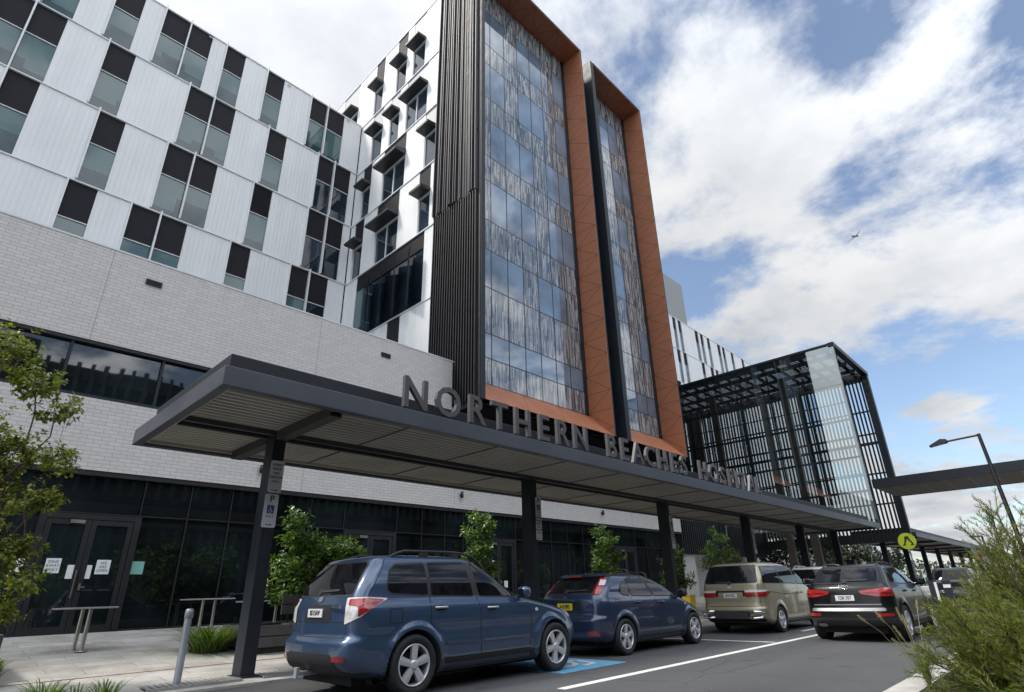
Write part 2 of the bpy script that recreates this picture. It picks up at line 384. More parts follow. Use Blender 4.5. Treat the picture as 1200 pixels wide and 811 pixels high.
M = dict(
    brick=m_brick(),
    white_panel=m_ribbed('white_ribbed_panel', (.73,.735,.74), .2, .02),
    white_metal=mat('white_metal', (.68,.69,.70), .5, var=.06),
    spandrel=mat('charcoal_panel', (.018,.017,.021), .6, var=.15, ior=1.22),
    spandrel_pale=mat('pale_grey_panel', (.42,.42,.43), .5, var=.08),
    black=mat('black_metal', (.016,.016,.019), .45, var=.2),
    charcoal=mat('charcoal_metal', (.021,.025,.032), .48, ior=1.35, var=.15, vscale=1.5),
    fascia=mat('grey_fascia', (.060,.066,.084), .42, var=.12, vscale=1.2),
    fin=mat('grey_fin', (.04,.04,.045), .5, var=.2),
    carpark=mat('car_park_panel', (.022,.023,.025), .7, var=.3, vscale=.2),
    grate=mat('grate_steel', (.33,.33,.32), .55, .2, var=.2),
    strip_metal=mat('dull_trim', (.20,.20,.205), .4, .5),
    shop_frame=mat('shopfront_metal', (.011,.012,.015), .45, var=.15),
    fin_dark=mat('dark_fin', (.012,.012,.015), .5, var=.2),
    orange=mat('orange_panel', (.42,.165,.085), .42, var=.07, vscale=1.0),
    joint=mat('panel_joint', (.10,.035,.02), .7),
    blinds=m_blinds('blind_glass'),
    dark_glass=m_glass('dark_shop_glass', (.007,.011,.012), 1.62, .02, .001, mottled=.6),
    ribbon_glass=m_glass('ribbon_glass', (.008,.014,.016), 1.85, .02, .004),
    tower_glass=m_glass('tower_glass', (.15,.21,.285), 2.2, .02, .003, mottled=.35),
    dark_room=m_glass('wing_glass', (.02,.03,.045), 1.8, .02, .003),
    frit=m_frit(),
    clear=m_clear('clear_glass', (.70,.77,.76)),
    paving=m_paving(), asphalt=m_asphalt(),
    concrete=mat('concrete', (.36,.35,.32), .85, var=.18, vscale=4, bump=.3),
    kerb=mat('kerb_concrete', (.42,.41,.38), .85, var=.2, vscale=5, bump=.3),
    soffit=mat('soffit_metal', (.40,.38,.335), .5, var=.14, vscale=.9),
    soffit_pale=mat('soffit_panel', (.40,.38,.33), .6, var=.1, vscale=.7),
    beam=mat('dark_beam', (.045,.048,.05), .5),
    letter=mat('letter_metal', (.075,.069,.072), .5, var=.1),
    steel=mat('galvanised_steel', (.40,.43,.46), .45, .6, var=.15),
    stainless=mat('brushed_steel', (.52,.50,.46), .3, .9),
    chrome=mat('chrome', (.75,.75,.76), .15, 1.0, var=.03, rvar=.05),
    paint_white=m_worn('road_paint', (.62,.62,.60), .40),
    paint_blue=m_worn('blue_road_paint', (.13,.36,.54), .42, 4.),
    paint_red=m_worn('red_line_paint', (.42,.15,.12), .47, 5.),
    paper=mat('paper', (.74,.76,.76), .7, var=.03),
    paper_green=mat('green_paper', (.20,.46,.40), .7, var=.05),
    ink=mat('black_ink', (.015,.015,.018), .6),
    sign_white=mat('sign_white', (.66,.68,.70), .45, var=.04),
    sign_blue=mat('sign_blue', (.03,.05,.25), .45),
    sign_yellow=mat('sign_yellow', (.62,.70,.02), .4, var=.05),
    sign_red=mat('sign_red', (.5,.05,.05), .45),
    yellow=mat('yellow_plastic', (.62,.42,.03), .5),
    soil=mat('soil', (.045,.035,.025), .95, var=.3, vscale=8, bump=.6),
    ground=mat('bare_ground', (.11,.12,.08), .95, var=.3, vscale=.3),
    bark=mat('bark', (.10,.075,.055), .9, var=.3, vscale=14, bump=.6),
    plank=mat('grey_plank', (.095,.095,.098), .6, var=.15, vscale=6),
    tabletop=mat('pale_tabletop', (.36,.35,.36), .35, var=.1),
    light_grey=mat('grey_render', (.26,.275,.275), .7, var=.06),
    wall_pale=mat('pale_wall', (.50,.485,.46), .8, var=.08),
    rubber=mat('tyre_rubber', (.014,.014,.015), .75, var=.25, vscale=20),
    alloy=mat('alloy', (.62,.63,.65), .32, .5, var=.06),
    plastic=mat('black_plastic', (.018,.018,.020), .55, var=.2),
    car_glass=m_glass('car_glass', (.007,.008,.010), 1.42, .015, .0006, mottled=.5, sc_=3.0),
    red_lens=mat('red_lens', (.30,.014,.012), .12, coat=1, var=.25, vscale=25),
    white_lens=mat('clear_lens', (.62,.60,.60), .12, coat=1, var=.3, vscale=30),
    orange_lens=mat('amber_lens', (.75,.22,.03), .15, coat=1),
    plate_white=mat('plate_white', (.62,.64,.64), .5, var=.03),
    plate_yellow=mat('plate_yellow', (.70,.55,.02), .5, var=.03),
    under=mat('underbody', (.008,.008,.008), .9),
    seam=mat('panel_seam', (.006,.006,.008), .8),
    leaf_tree=m_leaf('broad_leaf', (.06,.11,.018), (.15,.19,.03), (.30,.30,.06), .35),
    leaf_shrub=m_leaf('glossy_leaf', (.035,.09,.018), (.095,.18,.03), (.21,.30,.055), .25, .3),
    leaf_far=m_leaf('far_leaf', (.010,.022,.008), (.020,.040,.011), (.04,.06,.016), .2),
    leaf_feather=m_leaf('needle_leaf', (.055,.10,.018), (.115,.155,.028), (.30,.26,.05), .35, .5),
    leaf_olive=m_leaf('olive_leaf', (.05,.06,.02), (.10,.10,.03), (.16,.13,.05), .3),
    grass=m_leaf('grass_blade', (.035,.085,.015), (.085,.155,.028), (.20,.24,.07), .35, .45),
    straw=m_leaf('straw', (.30,.25,.14), (.42,.36,.22), (.52,.46,.30), .3, .7),
)

# ---------------------------------------------------------------- camera (focal length and pose solved from the vanishing points)
CAM_H = 1.15
yaw, pitch, roll = rad(-46.84239905), rad(22.32241778), rad(-1.65571519)
F_ = Vector((-math.sin(yaw)*math.cos(pitch), math.cos(yaw)*math.cos(pitch), math.sin(pitch)))
U0 = Vector((math.sin(yaw)*math.sin(pitch), -math.cos(yaw)*math.sin(pitch), math.cos(pitch)))
R0 = Vector((math.cos(yaw), math.sin(yaw), 0))
Rv = math.cos(roll)*R0 + math.sin(roll)*U0
Uv = -math.sin(roll)*R0 + math.cos(roll)*U0
cam = bpy.data.cameras.new('camera'); camo = bpy.data.objects.new('camera', cam); COL.objects.link(camo)
mw = Matrix((Rv, Uv, -F_)).transposed().to_4x4(); mw.translation = Vector((0, 0, CAM_H))
camo.matrix_world = mw
cam.sensor_width = 36; cam.sensor_fit = 'HORIZONTAL'; cam.lens = 655.9926/1200*36
cam.shift_x = -(612.99-600)/1200; cam.shift_y = (424.79-405.5)/1200
cam.clip_start = .1; cam.clip_end = 3000
sc.camera = camo

# ---------------------------------------------------------------- sky and sun
SUN_EL, SUN_AZ = rad(52), rad(-56)         # azimuth measured from +Y towards +X: the sun stands left of and behind the building
sd = Vector((math.sin(SUN_AZ)*math.cos(SUN_EL), math.cos(SUN_AZ)*math.cos(SUN_EL), math.sin(SUN_EL)))
w = bpy.data.worlds.new('World'); sc.world = w; w.use_nodes = True
nt = w.node_tree
for n in list(nt.nodes): nt.nodes.remove(n)
wo = nt.nodes.new('ShaderNodeOutputWorld')
sky = N(nt, 'ShaderNodeTexSky'); sky.sky_type = 'NISHITA'; sky.sun_disc = False
sky.sun_elevation = SUN_EL; sky.sun_rotation = SUN_AZ; sky.air_density = 1.0; sky.dust_density = 1.0; sky.ozone_density = 1.3
bg = N(nt, 'ShaderNodeBackground'); bg.inputs[1].default_value = .088
nt.links.new(sky.outputs[0], bg.inputs[0])
tc = nt.nodes.new('ShaderNodeTexCoord'); D = tc.outputs['Generated']
sp = nt.nodes.new('ShaderNodeSeparateXYZ'); nt.links.new(D, sp.inputs[0])
zz = mth(nt, 'ADD', mth(nt, 'MAXIMUM', sp.outputs[2], 0.0), .16)
cu = mth(nt, 'DIVIDE', sp.outputs[0], zz); cv = mth(nt, 'DIVIDE', sp.outputs[1], zz)
n1 = N(nt, 'ShaderNodeTexNoise', Scale=1.25, Detail=10.0, Roughness=.62, Distortion=.25); nt.links.new(comb(nt, cu, cv, 3.7), n1.inputs['Vector'])
n2 = N(nt, 'ShaderNodeTexNoise', Scale=3.8, Detail=8.0, Roughness=.6); nt.links.new(comb(nt, cu, cv, 9.1), n2.inputs['Vector'])
dens = mth(nt, 'MULTIPLY_ADD', n2.outputs[0], .75, mth(nt, 'MULTIPLY_ADD', n1.outputs[0], 1.25, -.50))
def lobe(d, width, amt):
    """adds amt to the cloud cover round the direction d (a bank of cloud, or a gap of blue)"""
    global dens
    dp = nt.nodes.new('ShaderNodeVectorMath'); dp.operation = 'DOT_PRODUCT'
    nm = nt.nodes.new('ShaderNodeVectorMath'); nm.operation = 'NORMALIZE'; nt.links.new(D, nm.inputs[0])
    nt.links.new(nm.outputs[0], dp.inputs[0]); dp.inputs[1].default_value = Vector(d).normalized()
    ang = mth(nt, 'ARCCOSINE', mth(nt, 'MINIMUM', dp.outputs['Value'], .99999))
    g = mth(nt, 'EXPONENT', mth(nt, 'MULTIPLY', mth(nt, 'POWER', mth(nt, 'DIVIDE', ang, width), 2.0), -1.0))
    dens = mth(nt, 'MULTIPLY_ADD', g, amt, dens)
def pixdir(x, y):
    return F_ + Rv*((x-612.99)/655.99) - Uv*((y-424.79)/655.99)
SKY_LOBES = [  # bearings of the cloud banks (+) and blue gaps (-)
    (pixdir(250, 30), .50, .20), (pixdir(640, 30), .10, .04), (pixdir(760, 120), .22, .09), (pixdir(1000, 320), .20, .11), (pixdir(1150, 320), .14, .08), (pixdir(850, 30), .2, .06),
    (pixdir(1140, 110), .12, -.10), (pixdir(985, 205), .06, -.06), (pixdir(830, 260), .06, -.07), (pixdir(1050, 430), .10, -.13), (pixdir(1180, 420), .07, -.18), (pixdir(1060, 505), .08, -.2),
    (pixdir(1110, 475), .05, .22), (pixdir(372, 64), .03, -.13), (pixdir(1110, 600), .12, .14), (pixdir(800, 330), .04, -.1)]
for a in SKY_LOBES: lobe(*a)
COVER = .44
cl = nt.nodes.new('ShaderNodeMapRange'); cl.interpolation_type = 'SMOOTHSTEP'
cl.inputs['From Min'].default_value = COVER-.09; cl.inputs['From Max'].default_value = COVER+.17
nt.links.new(dens, cl.inputs['Value'])
n3 = N(nt, 'ShaderNodeTexNoise', Scale=2.6, Detail=7.0, Roughness=.55); nt.links.new(comb(nt, cu, cv, 1.3), n3.inputs['Vector'])
ccol = ramp(nt, n3.outputs[0], [(.30, (.225,.24,.262)), (.46, (.29,.30,.315)), (.66, (.365,.369,.375))])
bg2 = N(nt, 'ShaderNodeBackground'); nt.links.new(ccol, bg2.inputs[0]); 
# clouds behind the camera face the sun; extra brightness added to light the facades
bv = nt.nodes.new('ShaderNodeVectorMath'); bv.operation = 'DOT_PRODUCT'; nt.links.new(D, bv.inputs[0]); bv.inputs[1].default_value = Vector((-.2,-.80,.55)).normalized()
sv = nt.nodes.new('ShaderNodeVectorMath'); sv.operation = 'DOT_PRODUCT'; nt.links.new(D, sv.inputs[0]); sv.inputs[1].default_value = sd
glow = mth(nt, 'MULTIPLY', mth(nt, 'POWER', mth(nt, 'MAXIMUM', sv.outputs['Value'], 0.0), 1.6), .75)      # thin cloud brightens towards the sun
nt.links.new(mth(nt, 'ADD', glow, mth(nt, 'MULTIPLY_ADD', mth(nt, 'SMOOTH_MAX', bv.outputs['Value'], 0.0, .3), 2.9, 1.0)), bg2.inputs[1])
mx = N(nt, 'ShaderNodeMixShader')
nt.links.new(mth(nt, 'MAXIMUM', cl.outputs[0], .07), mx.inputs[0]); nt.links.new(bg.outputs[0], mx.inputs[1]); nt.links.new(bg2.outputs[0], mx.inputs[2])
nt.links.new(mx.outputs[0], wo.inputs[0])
sl = bpy.data.lights.new('sun', 'SUN'); sl.energy = 1.65; sl.angle = rad(10); sl.color = (1, .95, .87)
so = bpy.data.objects.new('sun', sl); COL.objects.link(so)
so.rotation_euler = (-sd).to_track_quat('-Z', 'Y').to_euler()
so.location = (0, 0, 60)
sc.view_settings.view_transform = 'Standard'; sc.view_settings.look = 'None'
sc.view_settings.gamma = 1; sc.view_settings.exposure = 1.14
sc.view_settings.use_curve_mapping = False
sc.cycles.use_denoising = True
try: sc.cycles.denoiser = 'OPENIMAGEDENOISE'
except Exception: pass
sc.cycles.max_bounces = 8; sc.cycles.transparent_max_bounces = 24
sc.cycles.caustics_reflective = False; sc.cycles.caustics_refractive = False
# ================================================================ ground, road, pavement
def gz(y):                       # the forecourt rises gently from the kerb to the shopfront
    return .05 + max(0, (y - 10))*.0715
g = MB(); g.box(-400, 900, -500, 600, -1.0, -.06); struct('ground', g, M['ground'])
g = MB(); g.quad((-60,-34,0),(400,-34,0),(400,9.36,0),(-60,9.36,0)); struct('road', g, M['asphalt'])
g = MB()
ys = [9.36, 9.62, 10, 12, 14, 17.0, 18.2]
for a, b in zip(ys, ys[1:]):
    za = .03 if a < 9.7 else gz(a); zb = .03 if b < 9.7 else gz(b)
    if a < 9.5: continue
    g.quad((-60,a,za),(46,a,za),(46,b,zb),(-60,b,zb))
g.quad((46,9.62,.03),(400,9.62,.03),(400,30,.4),(46,30,.4))
struct('pavement', g, M['paving'])
g = MB(); g.box(-60, 400, 9.36, 9.62, -.05, .035); struct('kerb', g, M['kerb'])
# painted markings, each a thin coat on the asphalt
g = MB(); g.box(6.2, 80, 5.24, 5.38, .001, .005); struct('bay_edge_line', g, M['paint_white'])
for x in (13.55, 23.6):
    g = MB(); g.box(x-.05, x+.05, 5.45, 9.3, .001, .0045); struct('bay_divider_line', g, M['paint_white'])
g = MB(); g.box(17.0, 20.2, 6.0, 6.12, .001, .0045); g.box(18.2, 20.6, 5.62, 5.74, .001, .0045); struct('bay_lettering', g, M['paint_white'])
g = MB(); g.box(7.3, 9.0, 6.2, 8.4, .001, .005); struct('accessible_bay_marking', g, M['paint_blue'])
g = MB()                         # wheelchair symbol in white on the blue patch
def arc(cx, cy, r, a0, a1, n=14): return [(cx+r*math.cos(a0+(a1-a0)*i/n), cy+r*math.sin(a0+(a1-a0)*i/n), .0075) for i in range(n+1)]
def strip(mb, pts, w, z=None, mi=0):
    for a, b in zip(pts, pts[1:]):
        a = Vector(a); b = Vector(b); d = (b-a).normalized(); s_ = Vector((-d.y, d.x, 0))*w/2
        mb.quad(a-s_, b-s_, b+s_, a+s_, mi)
strip(g, arc(8.05, 7.1, .42, rad(150), rad(400)), .10)
strip(g, [(8.05,7.1,.0085),(8.75,7.15,.0085),(8.6,6.6,.0085),(8.25,6.55,.0085)], .11)
struct('wheelchair_symbol', g, M['paint_white'])
g = MB()
n = 22
for i in range(n):
    x0 = -6 + 60*i/n; x1 = -6 + 60*(i+1)/n
    y0 = 11.35 + .03*math.sin(i*1.3); y1 = 11.35 + .03*math.sin((i+1)*1.3)
    g.quad((x0,y0-.03,gz(y0)+.004),(x1,y1-.03,gz(y1)+.004),(x1,y1+.03,gz(y1)+.004),(x0,y0+.03,gz(y0)+.004))
struct('pavement_red_line', g, M['paint_red'])
# median on the right: pale kerb and planting bed
g = MB(); g.box(5.6, 90, 1.62, 1.90, -.05, .12); g.box(5.6, 5.88, -2.6, 1.62, -.05, .12); g.box(5.6, 90, -2.9, -2.6, -.05, .12)
struct('median_kerb', g, M['kerb'])
g = MB(); g.box(5.88, 90, -2.6, 1.62, -.05, .09); struct('planting_bed', g, M['soil'])

# drain grates set in the pavement either side of the first post
for k, (x0, x1) in enumerate(((2.75, 3.95), (4.32, 7.2))):
    t = thing('drain_grate', ['dark slotted drain grate at the foot of the steel bollard', 'long dark slotted drain grate running from the first canopy post behind the parked SUV'][k], 'drain', (x0, 9.8, .055), 0, 'drain grates by the kerb')
    mb = MB(); 
    x = x0
    while x < x1:
        mb.box(x, x+.042, 9.72, 10.32, .04, .068); x += .085
    mb.box(x0-.03, x1+.03, 9.68, 9.72, .03, .066); mb.box(x0-.03, x1+.03, 10.32, 10.36, .03, .066); mb.box(x0-.03,x1+.03,10.0,10.03,.03,.062)
    mb.build('bars', M['grate'], t)
    mb = MB(); mb.box(x0-.02, x1+.02, 9.7, 10.34, .03, .0555); mb.build('pit', M['seam'], t)

# ================================================================ hospital: white brick podium with the shopfront
pod = thing('hospital_podium', 'white brick podium of the hospital with dark shopfront glazing below and a long ribbon window', 'building', (14, 17, 0))
BT = 10.17
mb = MB()
YB0, YB1 = 17.0, 17.35
mb.box(-34, -9.0, YB0, YB1, 4.2, BT); mb.box(-9.0, 6.6, YB0, YB1, 4.2, 5.97); mb.box(-9.0, 6.6, YB0, YB1, 7.47, BT)
mb.box(6.6, 13.93, YB0, YB1, 4.2, BT); mb.box(13.93, 31.4, YB0, YB1, 4.2, 5.0)
mb.build('brick_wall', M['brick'], pod)
mb = MB(); mb.box(-34, 13.95, 16.985, 17.4, BT, BT+.05); mb.build('coping', M['white_metal'], pod)
mb = MB(); mb.box(-34, 13.9, 17.36, 27.3, 9.6, 9.8); mb.box(-34, 31.4, 17.36, 27.3, 4.3, 4.6); mb.build('roof', M['light_grey'], pod)
mb = MB(); mb.box(-34, 31.5, 18.6, 18.9, .3, 4.3); mb.box(-34,31.4,18.2,18.3,4.65,9.55); mb.build('rear_wall', M['under'], pod)
# ribbon window
rw = MB(); rw.box(-9.0, 6.6, 17.16, 17.2, 5.99, 7.45); rw = rw.build('window', M['ribbon_glass'], pod)
mb = MB(); mb.box(-9.0, 6.6, 17.02, 17.3, 7.38, 7.468); mb.box(-9.0, 6.6, 17.04, 17.3, 5.972, 6.06)
for x in (-8.96, -6.9, -4.75, -2.6, -.45, 1.55, 3.6, 5.6, 6.53): mb.box(x-.03, x+.03, 17.06, 17.15, 6.06, 7.38)
mb.build('frame', M['charcoal'], rw)
# wall vents
for x in (2.9, 10.58):
    mb = MB(); mb.box(x-.20, x+.20, 16.96, 17.02, 9.46, 9.62); o = mb.build('wall_vent', M['charcoal'], pod)
    mb = MB(); mb.box(x-.17, x+.17, 16.955, 16.965, 9.49, 9.59); mb.build('louvre', M['seam'], o)
# shopfront
ZB, ZT, ZTR = .50, 4.2, 3.2
doors = [(1.95, 3.86), (9.62, 11.5), (15.55, 17.4), (24.6, 26.4)]
xs = [-8, -6.7, -5.4, -4.1, -2.8, -1.5, -.2, .9]
allx = sorted(xs + [3.86, 4.96, 6.02, 7.2, 8.39, 9.55, 11.57, 12.65, 13.7, 14.6, 15.48, 17.47, 18.6, 19.75, 20.9, 22.05, 23.2, 24.5, 26.5, 27.6, 28.7, 29.8, 31.3])
mb = MB()
for x in allx:
    mb.box(x-.018, x+.018, 17.10, 17.22, ZB+.1, 3.18); mb.box(x-.014, x+.014, 17.11, 17.22, 3.21, 4.08)
mb.box(-34, 31.4, 17.09, 17.24, 3.18, 3.21); mb.box(-34, 31.4, 17.03, 17.3, 4.08, 4.198); 
prev = -34
for a, b in doors + [(31.4, 31.4)]:
    mb.box(prev, a-.06, 17.09, 17.24, ZB-.02, ZB+.1); prev = b+.06
mb.build('shopfront_frame', M['shop_frame'], pod)
edges = [-34] + allx
for a, b in zip(edges, edges[1:]):
    if any(abs((a+b)/2-(p+q)/2) < .4 for p, q in doors): 
        pass
    else:
        mb = MB(); mb.box(a+.03, b-.03, 17.15, 17.165, ZB+.1, 3.17); mb.build('window', M['dark_glass'], pod)
    mb = MB(); mb.box(a+.03, b-.03, 17.15, 17.165, 3.21, 4.08); mb.build('upper_window', M['dark_glass'], pod)
for a, b in doors:
    c = (a+b)/2
    mb = MB(); mb.box(a-.06, a+.08, 17.07, 17.2, ZB-.02, 3.168); mb.box(b-.08, b+.06, 17.07, 17.2, ZB-.02, 3.168); mb.box(a+.08, b-.08, 17.07, 17.2, 3.05, 3.168)
    mb.build('door_frame', M['shop_frame'], pod)
    for x0, x1, hs in ((a+.09, c-.005, 1), (c+.005, b-.09, -1)):
        mb = MB(); st = .11
        mb.box(x0, x0+st, 17.085, 17.15, ZB, 3.04); mb.box(x1-st, x1, 17.085, 17.15, ZB, 3.04)
        mb.box(x0+st, x1-st, 17.085, 17.15, 2.92, 3.04); mb.box(x0+st, x1-st, 17.085, 17.15, ZB, ZB+.22)
        d = mb.build('door', M['shop_frame'], pod)
        mb = MB(); mb.box(x0+st, x1-st, 17.11, 17.125, ZB+.22, 2.92); mb.build('pane', M['dark_glass'], d)
        if hs < 0:
            mb = MB(); mb.box(x0+.03, x0+.16, 17.02, 17.05, 1.52, 1.55); mb.box(x0+.035, x0+.075, 17.03, 17.084, 1.47, 1.62)
        else:
            mb = MB(); mb.box(x1-.07, x1-.05, 17.03, 17.05, 1.3, 1.9); mb.box(x1-.07, x1-.05, 17.04, 17.084, 1.33, 1.36); mb.box(x1-.07, x1-.05, 17.04, 17.084, 1.84, 1.87)
        mb.build('handle', M['stainless'], d)
    mb = MB(); mb.box(c-.42, c-.14, 17.05, 17.072, 2.95, 3.03); mb.build('closer_plate', M['stainless'], pod)
# dark cladding above the strip of brick, under the overhanging towers
mb = MB(); mb.box(13.98, 31.4, 17.25, 17.5, 5.0, 8.2)
mb.build('soffit_wall', M['spandrel'], pod)
mb = MB()
x = 14.2
while x < 31:
    mb.box(x, x+.95, 17.22, 17.245, 5.35, 6.5); mb.box(x, x+.95, 17.22, 17.245, 6.75, 7.9); x += 1.15
mb.build('clerestory_window', M['dark_glass'], pod)

# papers taped to the doors and glass
def poster(name, label, x0, x1, z0, z1, m, lines, y, ts=.06, grp='notices on the shopfront glass'):
    t = thing(name, label, 'notice', ((x0+x1)/2, y, z0), 0, grp)
    mb = MB(); mb.box(x0, x1, y-.004, y, z0, z1); mb.build('sheet', m, t)
    for i, ln in enumerate(lines):
        z = z1 - (i+.9)*(z1-z0)/(len(lines)+.8)
        text_mesh(ln, ts, .002, M['ink'], 'lettering', face_mat(((x0+x1)/2, y-.0055, z)), t)
    return t
poster('paper_notice', 'white notice reading dine away only taped to the left door leaf', 2.24, 2.52, 1.84, 2.16, M['paper'], ['DINE', 'AWAY', 'ONLY'], 17.105, .085)
poster('paper_notice', 'blank white sheet on the left door leaf beside its middle stile', 2.66, 2.79, 1.72, 2.02, M['paper'], [], 17.105)
poster('paper_notice', 'blank white sheet on the right door leaf behind the door handle', 3.03, 3.13, 1.72, 2.02, M['paper'], [], 17.105)
poster('paper_notice', 'white notice reading we are open taped to the right door leaf', 3.20, 3.48, 1.82, 2.14, M['paper'], ['WE', 'ARE', 'OPEN'], 17.105, .085)
poster('paper_notice', 'pale green notice on the window pane right of the door', 3.92, 4.2, 1.82, 2.12, M['paper_green'], ['OPEN', 'DAILY'][:0], 17.145)
poster('paper_notice', 'white sheet half hidden by the leaves of the tree on the left', 1.62, 1.86, 1.86, 2.14, M['paper'], [], 17.07)
poster('paper_notice', 'narrow white notice strip on the shopfront door behind the second canopy post', 16.1, 16.2, 1.55, 2.35, M['paper'], [], 17.08)
poster('paper_notice', 'small white notice low on the shopfront glass right of the second canopy post', 16.75, 16.95, 1.35, 1.6, M['paper'], [], 17.08)

# small black lights on the brick strip under the canopy
for x, lab in ((6.63, 'small black wall light on the brick strip beside the first canopy post'), (14.35, 'small black wall light on the brick strip between the first and second posts'), (23.55, 'small black wall light on the brick strip between the second and third posts')):
    t = thing('wall_light', lab, 'light', (x, 17, 4.6), 0, 'wall lights on the brick strip')
    mb = MB(); mb.lathe([(0,0),(.055,.0),(.055,.24),(0,.24)], (x, 16.9, 4.6), 'z', 14); mb.build('housing', M['black'], t)
    mb = MB(); mb.box(x-.03, x+.03, 16.93, 16.998, 4.66, 4.76); mb.build('bracket', M['black'], t)

# ================================================================ left ward block (panel-clad facade)
YF = 27.4
wb = thing('ward_block', 'white ward block with staggered charcoal windows rising behind the brick podium', 'building', (0, YF, 0))
rowsz = [(26.53, 30.6), (22.43, 26.53), (18.33, 22.43), (14.23, 18.33), (10.1, 14.23)]
R_ = [
 [(-8.6,-7.5),(-5.6,-4.5),(-4.45,-3.35),(-2.2,-1.05),(.15,1.25),(2.19,3.33),(3.40,4.51),(5.26,6.31),(7.6,8.63),(10.36,11.42),(11.50,12.67)],
 [(-9,-7.9),(-5.8,-4.7),(-3.5,-2.38),(-2.30,-1.17),(.47,1.57),(4.05,5.2),(5.28,6.38),(8.24,9.31),(11.3,12.33),(12.41,13.52)],
 [(-8,-6.9),(-4.6,-3.5),(-2.3,-1.22),(.95,1.98),(3.8,4.95),(5.03,6.13),(8.0,9.04),(11.15,12.25),(12.35,13.42)],
 [(-9,-7.9),(-5,-3.9),(.71,1.77),(3.08,4.2),(4.28,5.42),(7.45,8.48),(10.62,11.68),(11.75,12.88)],
 [(-3,-1.9),(2,3.1),(6,7.1)]]
SP = [1.75, 1.80, 1.85, 1.85, 1.85]
XL, XR = -16.0, 13.9
mb = MB(); mb.box(XL, XR, YF+.12, 44, 9.8, 30.5); mb.build('core', M['spandrel'], wb)
panels = MB(); ledges = MB()
for (z0, z1), wins, sh in zip(rowsz, R_, SP):
    cuts = [XL] + [q for p in wins for q in p] + [XR]
    for a, b in zip(cuts[::2], cuts[1::2]):
        if b - a > .12: panels.box(a, b, YF, YF+.118, z0+.03, z1-.03)
    ledges.box(XL, XR+.03, YF-.06, YF+.10, z0-.03, z0+.028)
    for i, (a, b) in enumerate(wins):
        louv = abs(a-8.0) < .02 and z0 > 18 and z0 < 19
        s = MB(); s.box(a+.012, b-.012, YF+.045, YF+.115, z1-sh, z1-.032)
        if louv:
            z = z1-sh+.05
            while z < z1-.08: s.box(a+.02, b-.02, YF+.02, YF+.044, z, z+.05); z += .1
        s = s.build('window', M['spandrel'], wb)
        p = MB(); p.box(a+.012, b-.012, YF+.085, YF+.117, z0+.03, z1-sh-.005); p.build('pane', M['blinds'] if not (z0 < 26 and a > 11) else M['dark_room'], s)
        f = MB()
        f.box(a-.055, a+.010, YF-.13, YF+.12, z0+.1, z1+.10)
        f.box(a+.012, b-.012, YF+.05, YF+.084, z0+.03, z0+.07); f.box(a+.012, b-.012, YF+.03, YF+.084, z1-sh-.045, z1-sh-.006)
        f.build('fin', M['white_metal'], s)
ledges.box(XL, XR+.03, YF-.05, YF+.5, 30.56, 30.63)
panels.build('cladding', M['white_panel'], wb)
ledges.build('ledge', M['white_metal'], wb)
mb = MB(); mb.box(XL, XR, YF+.1, 44, 30.5, 30.57); mb.build('roof', M['light_grey'], wb)
mb = MB()
for x in (-3, .5, 4.4, 8.9, 12.9): mb.box(x-.12, x+.12, YF-.09, YF-.052, 30.32, 30.37)
mb.build('parapet_bracket', M['steel'], wb)

# ================================================================ wing facing left (panel-clad, hooded windows)
XW = 13.97
wg = thing('ward_wing', 'white wing at right angles with dark window hoods, between the ward block and the tower', 'building', (XW, 23, 0))
WR = [(30.47, 35.3, [(28.25,30.4,'p'),(25.1,26.12,'d'),(22.45,23.55,'d'),(20.5,21.75,'p')]),
      (26.37, 30.47, [(24.72,25.9,'p'),(22.87,23.88,'p'),(20.05,22.15,'p')]),
      (22.37, 26.37, [(25.55,26.5,'d'),(21.9,24.2,'D'),(19.05,20.07,'p')]),
      (18.27, 22.37, [(25.87,26.88,'d'),(22.2,24.45,'D'),(19.36,20.36,'d')]),
      (14.1, 18.27, [(19.67,26.05,'band')]),
      (9.8, 14.1, [(21.42,22.52,'louvre')])]
mb = MB(); mb.box(XW+.12, 30.2, 18.95, 45, 9.0, 35.2); mb.build('core', M['spandrel'], wg)
panels = MB(); ledges = MB()
YW0, YW1 = 18.9, 40.0
